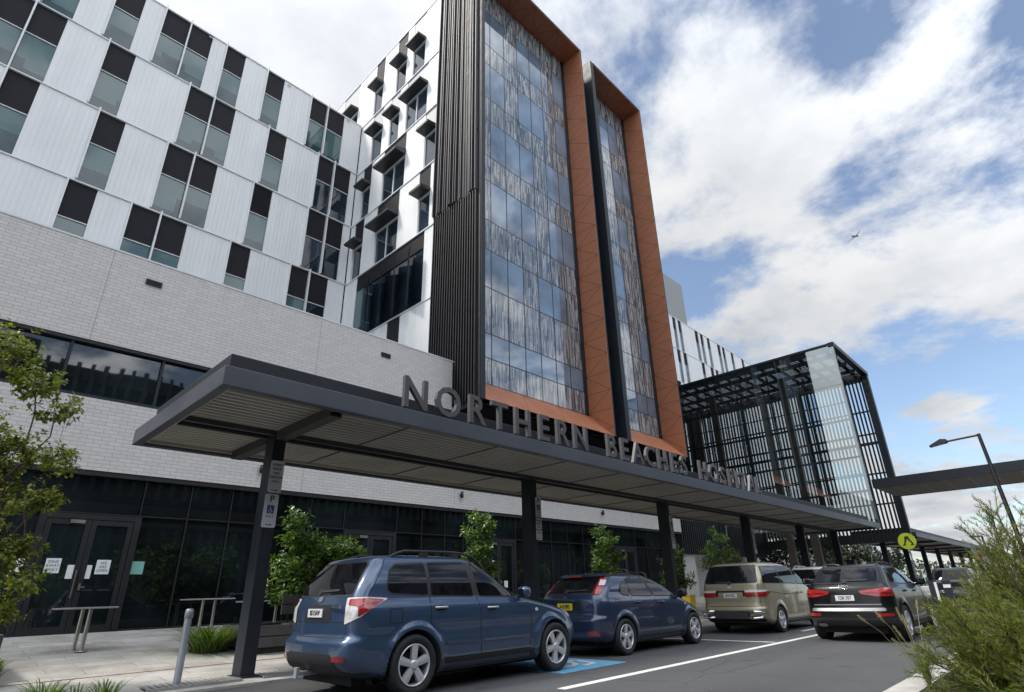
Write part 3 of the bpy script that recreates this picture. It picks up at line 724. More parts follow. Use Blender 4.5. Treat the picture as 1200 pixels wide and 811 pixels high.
for z0, z1, wins in WR:
    ws = sorted((a, b, k) for a, b, k in wins)
    hi = YW1 if z0 > 30 else YF - .005
    cuts = [YW0] + [q for p in ws for q in p[:2]] + [hi]
    for a, b in zip(cuts[::2], cuts[1::2]): panels.box(XW, XW+.118, a, b, z0+.03, z1-.03)
    ledges.box(XW-.05, XW+.10, YW0, hi, z0-.03, z0+.028)
    for a, b, k in ws:
        if k == 'louvre':
            s = MB(); s.box(XW+.03, XW+.115, a, b, z0+.5, z1-.03)
            z = z0+1.5
            while z < z1-.1: s.box(XW+.005, XW+.029, a+.03, b-.03, z, z+.05); z += .1
            s.build('louvre', M['black'], wg); continue
        if k == 'band':
            s = MB(); s.box(XW+.03, XW+.115, a, b, 17.27, z1-.03); s.box(XW+.0, XW+.115, a, b-.7, z0+.03, z0+.16); s = s.build('window', M['spandrel'], wg)
            p = MB(); p.box(XW+.08, XW+.117, a+.01, b-.01, z0+.17, 17.26); p.build('pane', M['dark_room'], s)
            p = MB(); p.box(XW+.03, XW+.079, b-.8, b-.02, z0+.17, 17.26); p.build('pale_pane', M['blinds'], s)
            for q in range(4):          # four tilted glass fins standing off the window
                y = a + .15 + q*1.25
                p = MB(); dpt = .75
                for u0, u1, v0, v1 in ((0,.10,0,3.0),(.9,1.0,0,3.0),(.1,.9,0,.12),(.1,.9,2.88,3.0)):
                    pts = []
                    for uu in (u0, u1):
                        for vv in (v0, v1): pts.append((uu, vv))
                    def PP(uu, vv, t): return (XW-.05-dpt*(1-uu)*.85-t, y+1.05*uu, z0+.18+vv)
                    P4 = [PP(u0,v0,0),PP(u1,v0,0),PP(u1,v1,0),PP(u0,v1,0),PP(u0,v0,.05),PP(u1,v0,.05),PP(u1,v1,.05),PP(u0,v1,.05)]
                    p.add(P4, [(0,1,2,3),(7,6,5,4),(0,4,5,1),(1,5,6,2),(2,6,7,3),(3,7,4,0)])
                fr = p.build('glass_fin', M['charcoal'], s)
                p = MB(); P4 = [PP(.1,.12,.02),PP(.9,.12,.02),PP(.9,2.88,.02),PP(.1,2.88,.02)]
                p.add(P4, [(0,1,2,3)]); p.build('fin_glazing', M['blinds'], s)
            continue
        big = k == 'D'
        zh = z0 + 2.3
        sm = M['spandrel_pale'] if k == 'p' else M['spandrel']
        s = MB(); s.box(XW+.03, XW+.115, a+.01, b-.01, zh, z1-.032); s = s.build('window', sm, wg)
        p = MB(); p.box(XW+.085, XW+.117, a+.01, b-.01, z0+.03, zh-.005); p.build('pane', M['dark_room'], s)
        f = MB(); f.box(XW+.03, XW+.084, a+.01, b-.01, z0+.03, z0+.08); f.box(XW+.01, XW+.084, a+.01, b-.01, zh-.10, zh-.006)
        f.box(XW+.03, XW+.084, a+.01, a+.05, z0+.081, zh-.101); f.box(XW+.03, XW+.084, b-.05, b-.01, z0+.081, zh-.101)
        if b - a > 1.5: f.box(XW+.03, XW+.084, (a+b)/2-.03, (a+b)/2+.03, z0+.08, zh-.10)
        f.build('frame', M['white_metal'], s)
        h = MB(); dp = .62 if not big else .72; hh = .22 if not big else .40
        h.prism([(XW-.002, zh-.02), (XW-.002, zh+hh), (XW-dp, zh+.12), (XW-dp, zh-.02)], 1, a-.02, b+.02)
        h.build('hood', M['black'], s)
ledges.box(XW-.04, XW+.3, YW0, YW1, 35.27, 35.34)
panels.build('cladding', M['white_panel'], wg); ledges.build('ledge', M['white_metal'], wg)
mb = MB(); mb.tube([(XW-.25,21.3,10.18),(XW-.25,21.3,10.75),(XW-.28,21.1,10.98),(XW-.32,20.9,10.85),(XW-.34,20.88,10.62)], .045, 8); mb.build('roof_pipe', M['black'], wg)

# ================================================================ the two orange-framed towers
def lines_on(mb, pts, w, nrm, mi=1):
    nrm = Vector(nrm)
    for a, b in pts:
        a = Vector(a); b = Vector(b); d = (b-a).normalized(); s = d.cross(nrm).normalized()*w/2
        o = nrm*.003
        mb.quad(a-s+o, b-s+o, b+s+o, a+s+o, mi)
ROWS = [(33.42,35.24,0),(30.62,33.42,1),(29.1,30.62,0),(26.5,29.1,1),(24.92,26.5,0),(22.42,24.92,1),(20.8,22.42,0),(18.32,20.8,1),(16.6,18.32,0),(14.5,16.6,1),(12.1,14.5,0),(10.88,12.1,1),(9.63,10.88,0)]
def tower(name, label, X0, X1, xl, cols, clear_map, zb=8.24, zt=35.24, YT=15.4, YG=16.9):
    t = thing(name, label, 'building', ((X0+X1)/2, 17, 8.2))
    mb = MB(); mb.box(X0+.12, X1-.12, YG+.15, 27, zb+.5, zt-.1); mb.build('core', M['under'], t)
    # dark outer frame
    mb = MB()
    mb.box(X0, xl, YT, YG+.3, zb-.02, zt+.06); mb.box(X1, X1+.07, YT-.02, YG+1.6, zb-.02, zt+.06)
    mb.box(xl, X1, YT-.02, YT+1.6, zt+.002, zt+.07); mb.box(xl, X1, YT+.35, YT+1.9, zb-.05, zb-.01)
    mb.build('frame', M['charcoal'], t)
    # orange reveals: right side, soffit and sloping sill
    mb = MB()
    mb.box(X1-.05, X1-.002, YT, YG+.02, zb, zt-.002, 0)
    ln = []; z = zb + .45; k = 0
    while z < zt - .1:
        ln.append(((X1-.05, YT, z), (X1-.05, YG, z)))
        if z + 1.02 < zt: ln.append(((X1-.05, YT, z+(1.02 if k % 2 else 0)), (X1-.05, YG, z+(0 if k % 2 else 1.02))))
        z += 1.02; k += 1
    lines_on(mb, ln, .022, (-1,0,0)); mb.build('side_reveal', [M['orange'], M['joint']], t)
    mb = MB(); mb.box(xl, X1-.052, YT, YG+.02, zt-.05, zt-.0, 0)
    ln = []; x = xl; k = 0
    while x < X1 - .3:
        ln.append(((x, YT, zt-.05), (x, YG, zt-.05))); ln.append(((x+(1.1 if k % 2 else 0), YT, zt-.05), (x+(0 if k % 2 else 1.1), YG, zt-.05))); x += 1.1; k += 1
    lines_on(mb, [(a, b) for a, b in ln if max(a[0], b[0]) < X1-.06], .022, (0,0,-1)); mb.build('top_reveal', [M['orange'], M['joint']], t)
    mb = MB(); mb.prism([(YT, zb), (YG, 9.62), (YG, 9.55), (YT+.05, zb-.0)], 0, xl, X1-.052, 0)
    nr = Vector((0, -(9.62-zb), YG-YT)).normalized()
    ln = []; x = xl; k = 0
    while x < X1 - 1.2:
        ln.append(((x, YT, zb), (x, YG, 9.62))); ln.append(((x+(1.25 if k % 2 else 0), YT, zb), (x+(0 if k % 2 else 1.25), YG, 9.62))); x += 1.25; k += 1
    lines_on(mb, ln, .018, nr); mb.build('sill_reveal', [M['orange'], M['joint']], t)
    # glazing
    mu = MB()
    xs_ = [xl] + cols + [X1-.06]
    for ri, (z0, z1, cl_) in enumerate(ROWS):
        z0 = max(z0, 9.63); band = MB()
        for ci, (a, b) in enumerate(zip(xs_, xs_[1:])):
            bx = (a+.012, b-.012, YG, YG+.05, z0+.012, min(z1, zt-.055)-.012)
            if cl_:
                p = MB(); p.box(*bx)
                if clear_map(ri, ci): p.build('window', M['tower_glass'], t)
                else: p.build('patterned_panel', M['frit'], t)
            else: band.box(*bx)
        if not cl_: band.build('patterned_band', M['frit'], t)
    for x in xs_: mu.box(x-.020, x+.020, YG-.012, YG+.06, 9.63, zt-.06)
    for z0, z1, _ in ROWS: mu.box(xl, X1-.06, YG-.006, YG+.055, max(z0,9.63)-.020, max(z0,9.63)+.020)
    mu.build('mullion_grid', M['black'], t)
    mb = MB(); mb.box(X1-.34, X1-.055, YG-.05, YG-.016, 9.63, zt-.06); mb.build('edge_strip', M['black'], t)
    return t
CM1 = {1:(0,1,3,4,6), 3:(0,1,3,4,6), 5:(1,2,3,5,6), 7:(1,2,3,5,6), 9:(0,1,2,4,5), 11:(0,1,2,3,4,5,6)}
tw = tower('hospital_tower', 'wider hospital tower with an orange frame round grey patterned glass', XW, 23.0, 14.2, [14.84+1.13*i for i in range(7)], lambda r, c: (c-1 if c > 0 else 0) in CM1[r] and c != 0 or (c == 0 and 0 in CM1[r]))
CM2 = {1:(1,2), 3:(2,3), 5:(2,), 7:(0,1), 9:(3,), 11:(0,1,2,3)}
tower('hospital_tower', 'narrower orange framed tower standing right of the wider one', 24.1, 30.3, 24.45, [25.6, 26.75, 27.9, 29.0], lambda r, c: (c-1) in CM2[r] or (c == 0 and 0 in CM2[r]))
# black fin screen on the left flank of the wider tower
fs = MB(); fb = MB(); y = 15.62
while y < 18.8:
    up = random.uniform(.16, .34)
    fs.box(XW-up, XW-.03, y, y+.045, 18.4, 36.4); fb.box(XW-.16, XW-.03, y+.01, y+.06, 8.2, 18.38)
    if random.random() < .75:
        fs.box(XW-.16, XW-.03, y+.085, y+.11, 18.4, 36.4)
    y += .17
fs.build('fin_screen', M['fin'], tw); fb.build('lower_fin_screen', M['fin_dark'], tw)
mb = MB(); mb.box(XW-.028, XW-.004, 15.45, 18.86, 8.0, 36.4)
mb.build('screen_backing', M['fin_dark'], tw)
mb = MB()
for z in (18.39, 22.0, 26.3, 30.4): mb.box(XW-.15, XW-.026, 15.6, 18.8, z-.02, z+.02)
mb.build('screen_rail', M['fin_dark'], tw)
# dark recess between the towers
mb = MB(); mb.box(23.09, 24.08, 16.6, 17.0, 8.2, 34.9)
for x in (23.3, 23.55, 23.8): mb.box(x, x+.05, 16.45, 16.6, 8.2, 34.9)
mb.build('recess_panel', M['black'], tw)
mb = MB(); mb.box(XW+.05, 30.3, 15.9, 17.2, 8.1, 8.185); mb.build('soffit', M['spandrel'], tw)

# ================================================================ further ward block to the right, and the plant room above
fw = thing('ward_block', 'farther white ward block with narrow dark windows right of the towers', 'building', (60, YF, 0))
mb = MB(); mb.box(30.6, 95, YF+.12, 44, 8, 30.5); mb.build('core', M['spandrel'], fw)
FR = [(26.5, 30.6, [(52.2,53.0),(54.9,55.5),(56.2,56.8),(60.3,61.0),(61.7,62.3),(63.5,64.1),(66.4,67.1),(67.8,68.4),(70.4,71.0),(73.8,74.4),(77,77.6)]),
      (22.4, 26.5, [(52.4,53.0),(55.0,55.6),(56.4,57.1),(60.9,61.5),(63.2,63.9),(64.6,65.2),(68,68.7),(71.2,71.9)]),
      (18.3, 22.4, [(54,54.7),(58,58.7),(62,62.7)]), (9, 18.3, [])]
panels = MB(); ledges = MB()
for z0, z1, ws in FR:
    cuts = [30.6] + [q for p in ws for q in p] + [95]
    for a, b in zip(cuts[::2], cuts[1::2]): panels.box(a, b, YF, YF+.118, z0+.03, z1-.03)
    ledges.box(30.6, 95, YF-.05, YF+.1, z0-.03, z0+.028)
    for a, b in ws:
        s = MB(); s.box(a+.01, b-.01, YF+.05, YF+.115, z1-1.5, z1-.032); s = s.build('window', M['spandrel'], fw)
        p = MB(); p.box(a+.01, b-.01, YF+.085, YF+.117, z0+.03, z1-1.505); p.build('pane', M['tower_glass'], s)
        f = MB(); f.box(b, b+.05, YF-.10, YF+.05, z0+.03, z1-.03); f.build('fin', M['white_metal'], s)
ledges.box(30.6, 95, YF-.05, YF+.4, 30.56, 30.64)
panels.build('cladding', M['white_panel'], fw); ledges.build('ledge', M['white_metal'], fw)
pr_ = MB(); pr_.box(40, 61.0, 28.5, 38, 30.6, 37.6)
tag(pr_.build('plant_room', M['light_grey']), 'plain grey plant room on the roof above the far ward block', 'building')

# ================================================================ glass box with slatted sides
XA, XB_, YA, ZA0, ZA1 = 36.7, 44.2, 7.85, 4.15, 14.95
YE = 24.0
ga = thing('glass_atrium', 'tall glass and dark slat box standing over the covered way', 'building', (40, 14, 0))
mb = MB()
mb.box(XA-.05, XB_+.25, YA-.05, YA+.30, ZA1-.10, ZA1+.18)      # roof edge beam, street side
mb.box(XA-.03, XA+.30, YA+.30, YE, ZA1+.02, ZA1+.16); mb.box(XA+.05, XA+.20, YA+.30, YE, ZA1-.30, ZA1+.018); mb.box(XB_-.15, XB_+.25, YA+.30, YE, ZA1-.45, ZA1+.18)
mb.box(XB_-.15, XB_+.28, YA-.02, YA+.42, ZA0-.25, ZA1-.10)
mb.box(XA+.02, XA+.16, YA+.0, YA+.16, ZA0-.2, ZA1-.10)
for y in (12.5, 17.0, 21.5): mb.box(XB_-.15, XB_+.2, y, y+.3, ZA0-.2, ZA1-.45)
mb.build('frame', M['charcoal'], ga)
mb = MB()
for x in (XA+1.6, XA+3.6, XA+5.6): mb.box(x, x+.14, YA+.30, YE, ZA1-.28, ZA1-.05)
x = XA + .35
while x < XB_ - .2:
    mb.box(x, x+.07, YA+.31, YE, ZA1+.0, ZA1+.05)
    x += .27
y = YA + .6
while y < YE:
    mb.box(XA+.32, XB_-.2, y, y+.26, ZA1+.055, ZA1+.075); y += .85
mb.build('roof_slats', M['black'], ga)
mb = MB(); y = YA + .5
while y < YE:
    mb.box(XB_-.03, XB_+.05, y, y+.11, ZA0-.15, ZA1-.45); y += .24
mb.build('far_slats', M['black'], ga)
mb = MB()
for z in (5.9, 7.9, 9.9, 10.6, 12.2): mb.box(XB_-.14, XB_-.055, YA+.42, YE, z, z+.10 if z != 9.9 else z+.2)
mb.box(XB_-.1, XB_+.1, YA+.42, YE, ZA0-.25, ZA0-.16)
mb.build('slat_rail', M['black'], ga)
mb = MB(); y = YA+.1
while y < YE:
    mb.box(XB_-.2, XB_-.12, y, y+.1, 3.55, 4.15); y += .22
mb.box(XB_-.11, XB_-.05, YA, YE, 3.55, 4.15)
mb.build('lower_slat_band', M['black'], ga)
mb = MB()
for z in (7.85, 10.1, 12.3, 5.9): mb.box(XA+.03, XA+.15, YA+.17, YE, z, z+.12)
for z in (6.9, 9.0, 11.2): mb.box(XA+.05, XA+.12, YA+.17, YE, z, z+.05)
mb.build('glazing_rail', M['black'], ga)
gy = [YA, 10.1, 12.3, 14.5, 16.7, 18.9, 21.1, YE]
for a, b in zip(gy, gy[1:]):
    for z0, z1 in ((4.2, 7.9), (7.92, 12.35), (12.37, ZA1-.02)):
        p = MB(); p.quad((XA, a+.012, z0), (XA, b-.012, z0), (XA, b-.012, z1), (XA, a+.012, z1)); p.build('glass_panel', M['clear'], ga)
sp_ = MB()
for y in gy[1:-1]:
    for z in (5.0, 6.6, 8.2, 9.7, 11.3, 12.8):
        for dy in (-.16, .16): sp_.lathe([(0,-.02),(.05,-.02),(.05,0),(0,0)], (XA-.003, y+dy, z), 'y', 8)
for z in (5.0, 6.6, 8.2, 9.7, 11.3, 12.8): sp_.lathe([(0,-.02),(.05,-.02),(.05,0),(0,0)], (XA-.003, YA+.3, z), 'y', 8)
sp_.build('glass_fixing', M['steel'], ga)
mb = MB()
for y in gy[1:-1]: mb.box(XA+.05, XA+.42, y-.012, y+.012, 4.2, ZA1-.46)
mb.build('glass_rib', M['ribbon_glass'], ga)
mb = MB()
for (x, y) in ((39.4, 12.0), (39.4, 17.2), (42.2, 14.5), (42.2, 20)): mb.box(x, x+.35, y, y+.45, .5, ZA1-.5)
mb.build('column', mat('bronze_cladding', (.085,.068,.05), .5), ga)
mb = MB(); y = 15.2
while y < YE:
    mb.box(40.6, 40.66, y, y+.08, 4.2, ZA1-.6); y += .45
mb.build('inner_slats', M['black'], ga)
mb = MB(); mb.box(XA-5.0, XB_, YE, YE+.3, 0, ZA1-.2); mb.build('back_wall', M['charcoal'], ga)
# slatted screen and low wall under the box, behind the canopy
mb = MB(); x = 31.55
while x < XB_-.3:
    mb.box(x, x+.10, 17.1, 17.25, 3.0, 8.1); x += .26
mb.box(31.5, XB_-.2, 17.26, 17.32, 3.0, 3.2); mb.box(31.5, XB_-.2, 17.26, 17.32, 7.9, 8.1)
mb.build('lower_screen', M['black'], ga)
mb = MB(); mb.box(31.5, 33.2, 17.3, 17.6, .4, 3.0); mb.box(34.6, 43.5, 18.6, 18.9, .4, 3.2); mb.build('lower_wall', M['wall_pale'], ga)

# ================================================================ canopies
def soffit_ribs(mb, x0, x1, y0, y1, z, pitch=.15, amp=.045):
    y = y0; n = int((y1-y0)/pitch)
    pitch = (y1-y0)/n
    for i in range(n):
        a = y0 + i*pitch
        p = [(a, z), (a+pitch*.35, z), (a+pitch*.5, z+amp), (a+pitch*.85, z+amp), (a+pitch, z)]
        for (ya, za), (yb, zb_) in zip(p, p[1:]):
            mb.quad((x0,ya,za),(x0,yb,zb_),(x1,yb,zb_),(x1,ya,za))
def canopy(name, label, x0, x1, posts, signs=False, y0=7.75, y1=12.1, zb=3.84):
    t = thing(name, label, 'canopy', ((x0+x1)/2, 10, 0))
    mb = MB()
    mb.box(x0, x1, y0, y0+.14, zb, zb+.29); mb.box(x0, x1, y1-.14, y1, zb, zb+.29)
    mb.box(x0, x0+.14, y0+.14, y1-.14, zb, zb+.29); mb.box(x1-.14, x1, y0+.14, y1-.14, zb, zb+.29)
    mb.build('fascia', M['fascia'], t, bevel=.012)
    mb = MB(); mb.box(x0+.18, x1-.3, y0+.42, y1-.42, zb+.20, zb+.64); mb.build('roof', M['charcoal'], t, bevel=.012)
    mb = MB(); mb.box(x0+.05, x1-.05, y0+.05, y1-.05, zb+.2, zb+.285); mb.build('deck', M['charcoal'], t)
    mb = MB(); soffit_ribs(mb, x0+.2, x1-.2, y0+.2, 9.86, zb+.10); soffit_ribs(mb, x0+.2, x1-.2, 10.28, y1-.2, zb+.10)
    sof = mb
    mb = MB(); mb.box(x0+.14, x1-.14, y0+.14, y0+.2, zb+.05, zb+.12); mb.box(x0+.14, x1-.14, y1-.2, y1-.14, zb+.05, zb+.12)
    mb.box(x0+.14, x0+.2, y0+.2, y1-.2, zb+.05, zb+.12); mb.build('soffit_trim', M['soffit_pale'], t)
    mb = MB(); mb.box(x0+.2, x1-.2, 9.87, 9.95, zb+.02, zb+.19); mb.box(x0+.2, x1-.2, 10.19, 10.27, zb+.02, zb+.19); mb.box(x0+.2, x1-.2, 9.96, 10.18, zb+.14, zb+.19); mb.build('spine_beam', M['beam'], t)
    for i, x in enumerate(posts):
        mb = MB()
        if i == 0 or not signs:
            for ya, yb in ((y0+.2, 9.86), (10.28, y1-.2)):
                mb.box(x-.10, x-.07, ya, yb, zb-.03, zb+.10); mb.box(x+.07, x+.10, ya, yb, zb-.03, zb+.10); mb.box(x-.10, x+.10, ya, yb, zb-.055, zb-.03)
            mb.build('cross_beam', M['beam'], t)
        pb = MB(); pb.box(x-.11, x+.11, 9.90, 10.24, .02, zb+.14); pb.box(x-.16, x+.16, 9.86, 10.28, .02, .075)
        pb.build('post', M['charcoal'], t, bevel=.01)
    jj = sof; x = x0 + 3.3
    while x < x1 - 1:
        jj.box(x-.012, x+.012, y0+.2, 9.86, zb+.085, zb+.10, 1); jj.box(x-.012, x+.012, 10.28, y1-.2, zb+.085, zb+.10, 1); x += 2.2
    jj.build('soffit', [M['soffit'], M['beam']], t)
    return t
POSTS = [4.13, 10.82, 17.5, 24.15, 30.6, 36.0]
can = canopy('entrance_canopy', 'long flat dark grey canopy on posts carrying the hospital lettering', 2.35, 36.35, POSTS, True)
canopy('covered_walkway', 'second flat grey canopy continuing along the street beyond the glass box', 45.3, 122, [46.5+6.6*i for i in range(12)])
# roof of the crossing walkway, through the open end of the glass box and over the road
t = thing('crossing_canopy', 'flat grey walkway roof crossing over the street beside the glass box', 'canopy', (39.8, -2, 6))
mb = MB(); mb.box(37.2, 37.35, -34.9, 7.8, 6.10, 6.60); mb.box(42.25, 42.4, -34.9, 7.8, 6.10, 6.60); mb.box(37.35, 42.25, -34.9, 7.8, 6.35, 6.58); mb.build('fascia', M['charcoal'], t)
mb = MB(); mb.box(37.35, 42.25, -34.9, 7.75, 6.12, 6.3); y = -34
while y < 7.6: mb.box(37.36, 42.24, y, y+.03, 6.112, 6.1195, 1); y += 1.1
mb.build('soffit', [M['soffit_pale'], M['sign_white']], t)
for y in (-16.0,):
    for x in (37.6, 42.0):
        mb = MB(); mb.box(x-.12, x+.12, y-.12, y+.12, -.02, 6.12); mb.build('post', M['charcoal'], t)

# ---------------------------------------------------------------- the lettering standing on the canopy edge
sg = thing('hospital_sign', 'dark grey upright letters reading NORTHERN BEACHES HOSPITAL on the canopy edge', 'sign', (12.5, 7.83, 4.13))
LET = 'NORTHERN BEACHES HOSPITAL'
# letter centres along the street
adv = {'N':.76,'O':.80,'R':.68,'T':.66,'H':.76,'E':.64,'B':.68,'A':.72,'C':.70,'S':.64,'P':.66,'I':.42,'L':.6,' ':.62}
for word, x0, x1 in (('NORTHERN', 5.16, 10.56), ('BEACHES', 11.12, 15.32), ('HOSPITAL', 15.88, 20.60)):
    k = (x1-x0)/sum(adv[c] for c in word); x = x0
    for ch in word:
        wch = adv[ch]*k
        text_mesh(ch, .80, .075, M['letter'], 'letter', face_mat((x+wch/2, 7.81, 4.13+.292)), sg, offset=.012, sx=.95)
        x += wch
mb = MB(); mb.box(5.2, 20.3, 7.90, 7.94, 4.13, 4.145); mb.build('mounting_rail', M['charcoal'], sg)

# ---------------------------------------------------------------- parking signs on the posts
def wheelchair(mb, c, s, mi=0):
    """little wheelchair pictogram facing -Y, centre c, height s"""
    x, y, z = c
    def st(pts, w):
        for a, b in zip(pts, pts[1:]):
            d = Vector((b[0]-a[0], 0, b[1]-a[1])); 
            if d.length < 1e-6: continue
            d.normalize(); n_ = Vector((-d.z, 0, d.x))*w/2
            A = Vector((x+a[0], y, z+a[1])); B = Vector((x+b[0], y, z+b[1]))
            mb.quad(A-n_, B-n_, B+n_, A+n_, mi)
    st([(-.02*s+.24*s*math.cos(a), -.18*s+.24*s*math.sin(a)) for a in [rad(120+24*i) for i in range(11)]], .07*s)
    st([(-.06*s, .28*s), (-.04*s, -.05*s), (.16*s, -.05*s), (.26*s, -.32*s), (.34*s, -.30*s)], .08*s)
    st([(-.05*s, .12*s), (.14*s, .12*s)], .06*s)
    st([(-.08*s+.07*s*math.cos(a), .39*s+.07*s*math.sin(a)) for a in [rad(60*i) for i in range(7)]], .06*s)
def arrow(mb, x, y, z, L, mi=0):
    mb.quad((x-L/2, y, z-.006), (x+L/2-.02, y, z-.006), (x+L/2-.02, y, z+.006), (x-L/2, y, z+.006), mi)
    mb.add([(x+L/2-.03, y, z-.018), (x+L/2, y, z), (x+L/2-.03, y, z+.018)], [(0,1,2)], mi)
def sign_plate(x, y, z0, z1, w, top_label, kind, post):
    t = thing('parking_sign', top_label, 'sign', (x, y, z0), 0, 'signs on the canopy posts')
    mb = MB(); r = .03; c = []
    for cx_, cz_, a0 in ((x+w/2-r, z1-r, 0), (x-w/2+r, z1-r, 90), (x-w/2+r, z0+r, 180), (x+w/2-r, z0+r, 270)):
        c += [(cx_+r*math.cos(rad(a0+q*30)), cz_+r*math.sin(rad(a0+q*30))) for q in range(4)]
    mb.prism(c, 1, y-.006, y, 0); mb.build('plate', M['sign_white'], t)
    f = y - .0075; H_ = z1 - z0
    if kind == 'text':
        for i, ln in enumerate(('PATIENT', 'PICKUP', 'AND', 'DROP-OFF', 'ONLY')):
            text_mesh(ln, .052, .001, M['ink'], 'lettering', face_mat((x, f, z1-.075-i*.073)), t, offset=.001, sx=.9)
    else:
        text_mesh('P', .16, .001, M['ink'], 'lettering', face_mat((x+.005, f, z1-.09)), t, offset=.003)
        b = MB(); b.quad((x-.06, f, z1-.33), (x+.06, f, z1-.33), (x+.06, f, z1-.19), (x-.06, f, z1-.19)); b = b.build('wheelchair_panel', M['sign_blue'], t)
        p = MB(); wheelchair(p, (x, f-.001, z1-.265), .115); p.build('symbol', M['sign_white'], b)
        text_mesh('ONLY', .05, .001, M['ink'], 'lettering', face_mat((x, f, z1-.38)), t)
    p = MB(); arrow(p, x, f, z0+.045, .11); p.build('arrow', M['ink'], t)
sign_plate(4.14, 9.892, 2.86, 3.42, .235, 'white patient pickup and drop-off sign on the first canopy post', 'text', 0)
sign_plate(4.12, 9.892, 2.28, 2.84, .235, 'white parking sign with wheelchair panel, lower sign on the first post', 'p', 0)
for i, nm in ((1, 'second'), (2, 'third'), (3, 'fourth')):
    px = POSTS[i] + .14
    sign_plate(px, 9.892, 2.92, 3.42, .22, f'white parking sign with wheelchair panel, upper sign on the {nm} canopy post', 'p', i)
    sign_plate(px, 9.892, 2.36, 2.90, .22, f'white pickup and drop-off sign, lower sign on the {nm} canopy post', 'text', i)
# ================================================================ vehicles
def pchip(tab):
    """monotone cubic interpolation through (z, value) pairs"""
    tab = sorted(tab); n = len(tab)
    h = [tab[i+1][0]-tab[i][0] for i in range(n-1)]; d = [(tab[i+1][1]-tab[i][1])/h[i] for i in range(n-1)]
    m = [d[0]] + [0 if d[i-1]*d[i] <= 0 else 2*d[i-1]*d[i]/(d[i-1]+d[i]) for i in range(1, n-1)] + [d[-1]]
    def f(z):
        if z <= tab[0][0]: return tab[0][1]
        if z >= tab[-1][0]: return tab[-1][1]
        for i in range(n-1):
            if z <= tab[i+1][0]:
                t = (z-tab[i][0])/h[i]
                return (tab[i][1]*(1+2*t)*(1-t)**2 + h[i]*m[i]*t*(1-t)**2 + tab[i+1][1]*t*t*(3-2*t) + h[i]*m[i+1]*t*t*(t-1))
    return f
def rpoly(pts, r=.04, n=5):
    out = []; k = len(pts)
    for i in range(k):
        p = Vector(pts[i]); a = Vector(pts[i-1]); b = Vector(pts[(i+1) % k])
        rr = min(r, (a-p).length*.45, (b-p).length*.45)
        q0 = p + (a-p).normalized()*rr; q1 = p + (b-p).normalized()*rr
        for j in range(n+1):
            t = j/n; q = q0*(1-t)**2 + p*2*t*(1-t) + q1*t*t
            out.append((q.x, q.y))
    return out
def grow(pts, g):
    """outline moved outwards by g (pts counter- or clockwise)"""
    A = sum(pts[i-1][0]*pts[i][1]-pts[i][0]*pts[i-1][1] for i in range(len(pts)))
    s = 1 if A > 0 else -1; out = []
    for i in range(len(pts)):
        p = Vector(pts[i]); a = (p-Vector(pts[i-1])); b = (Vector(pts[(i+1) % len(pts)])-p)
        if a.length < 1e-7 or b.length < 1e-7: out.append(tuple(p)); continue
        a.normalize(); b.normalize()
        n_ = (Vector((a.y,-a.x))+Vector((b.y,-b.x)))
        if n_.length < 1e-6: n_ = Vector((a.y,-a.x))
        n_.normalize(); out.append(tuple(p + n_*g*s))
    return out

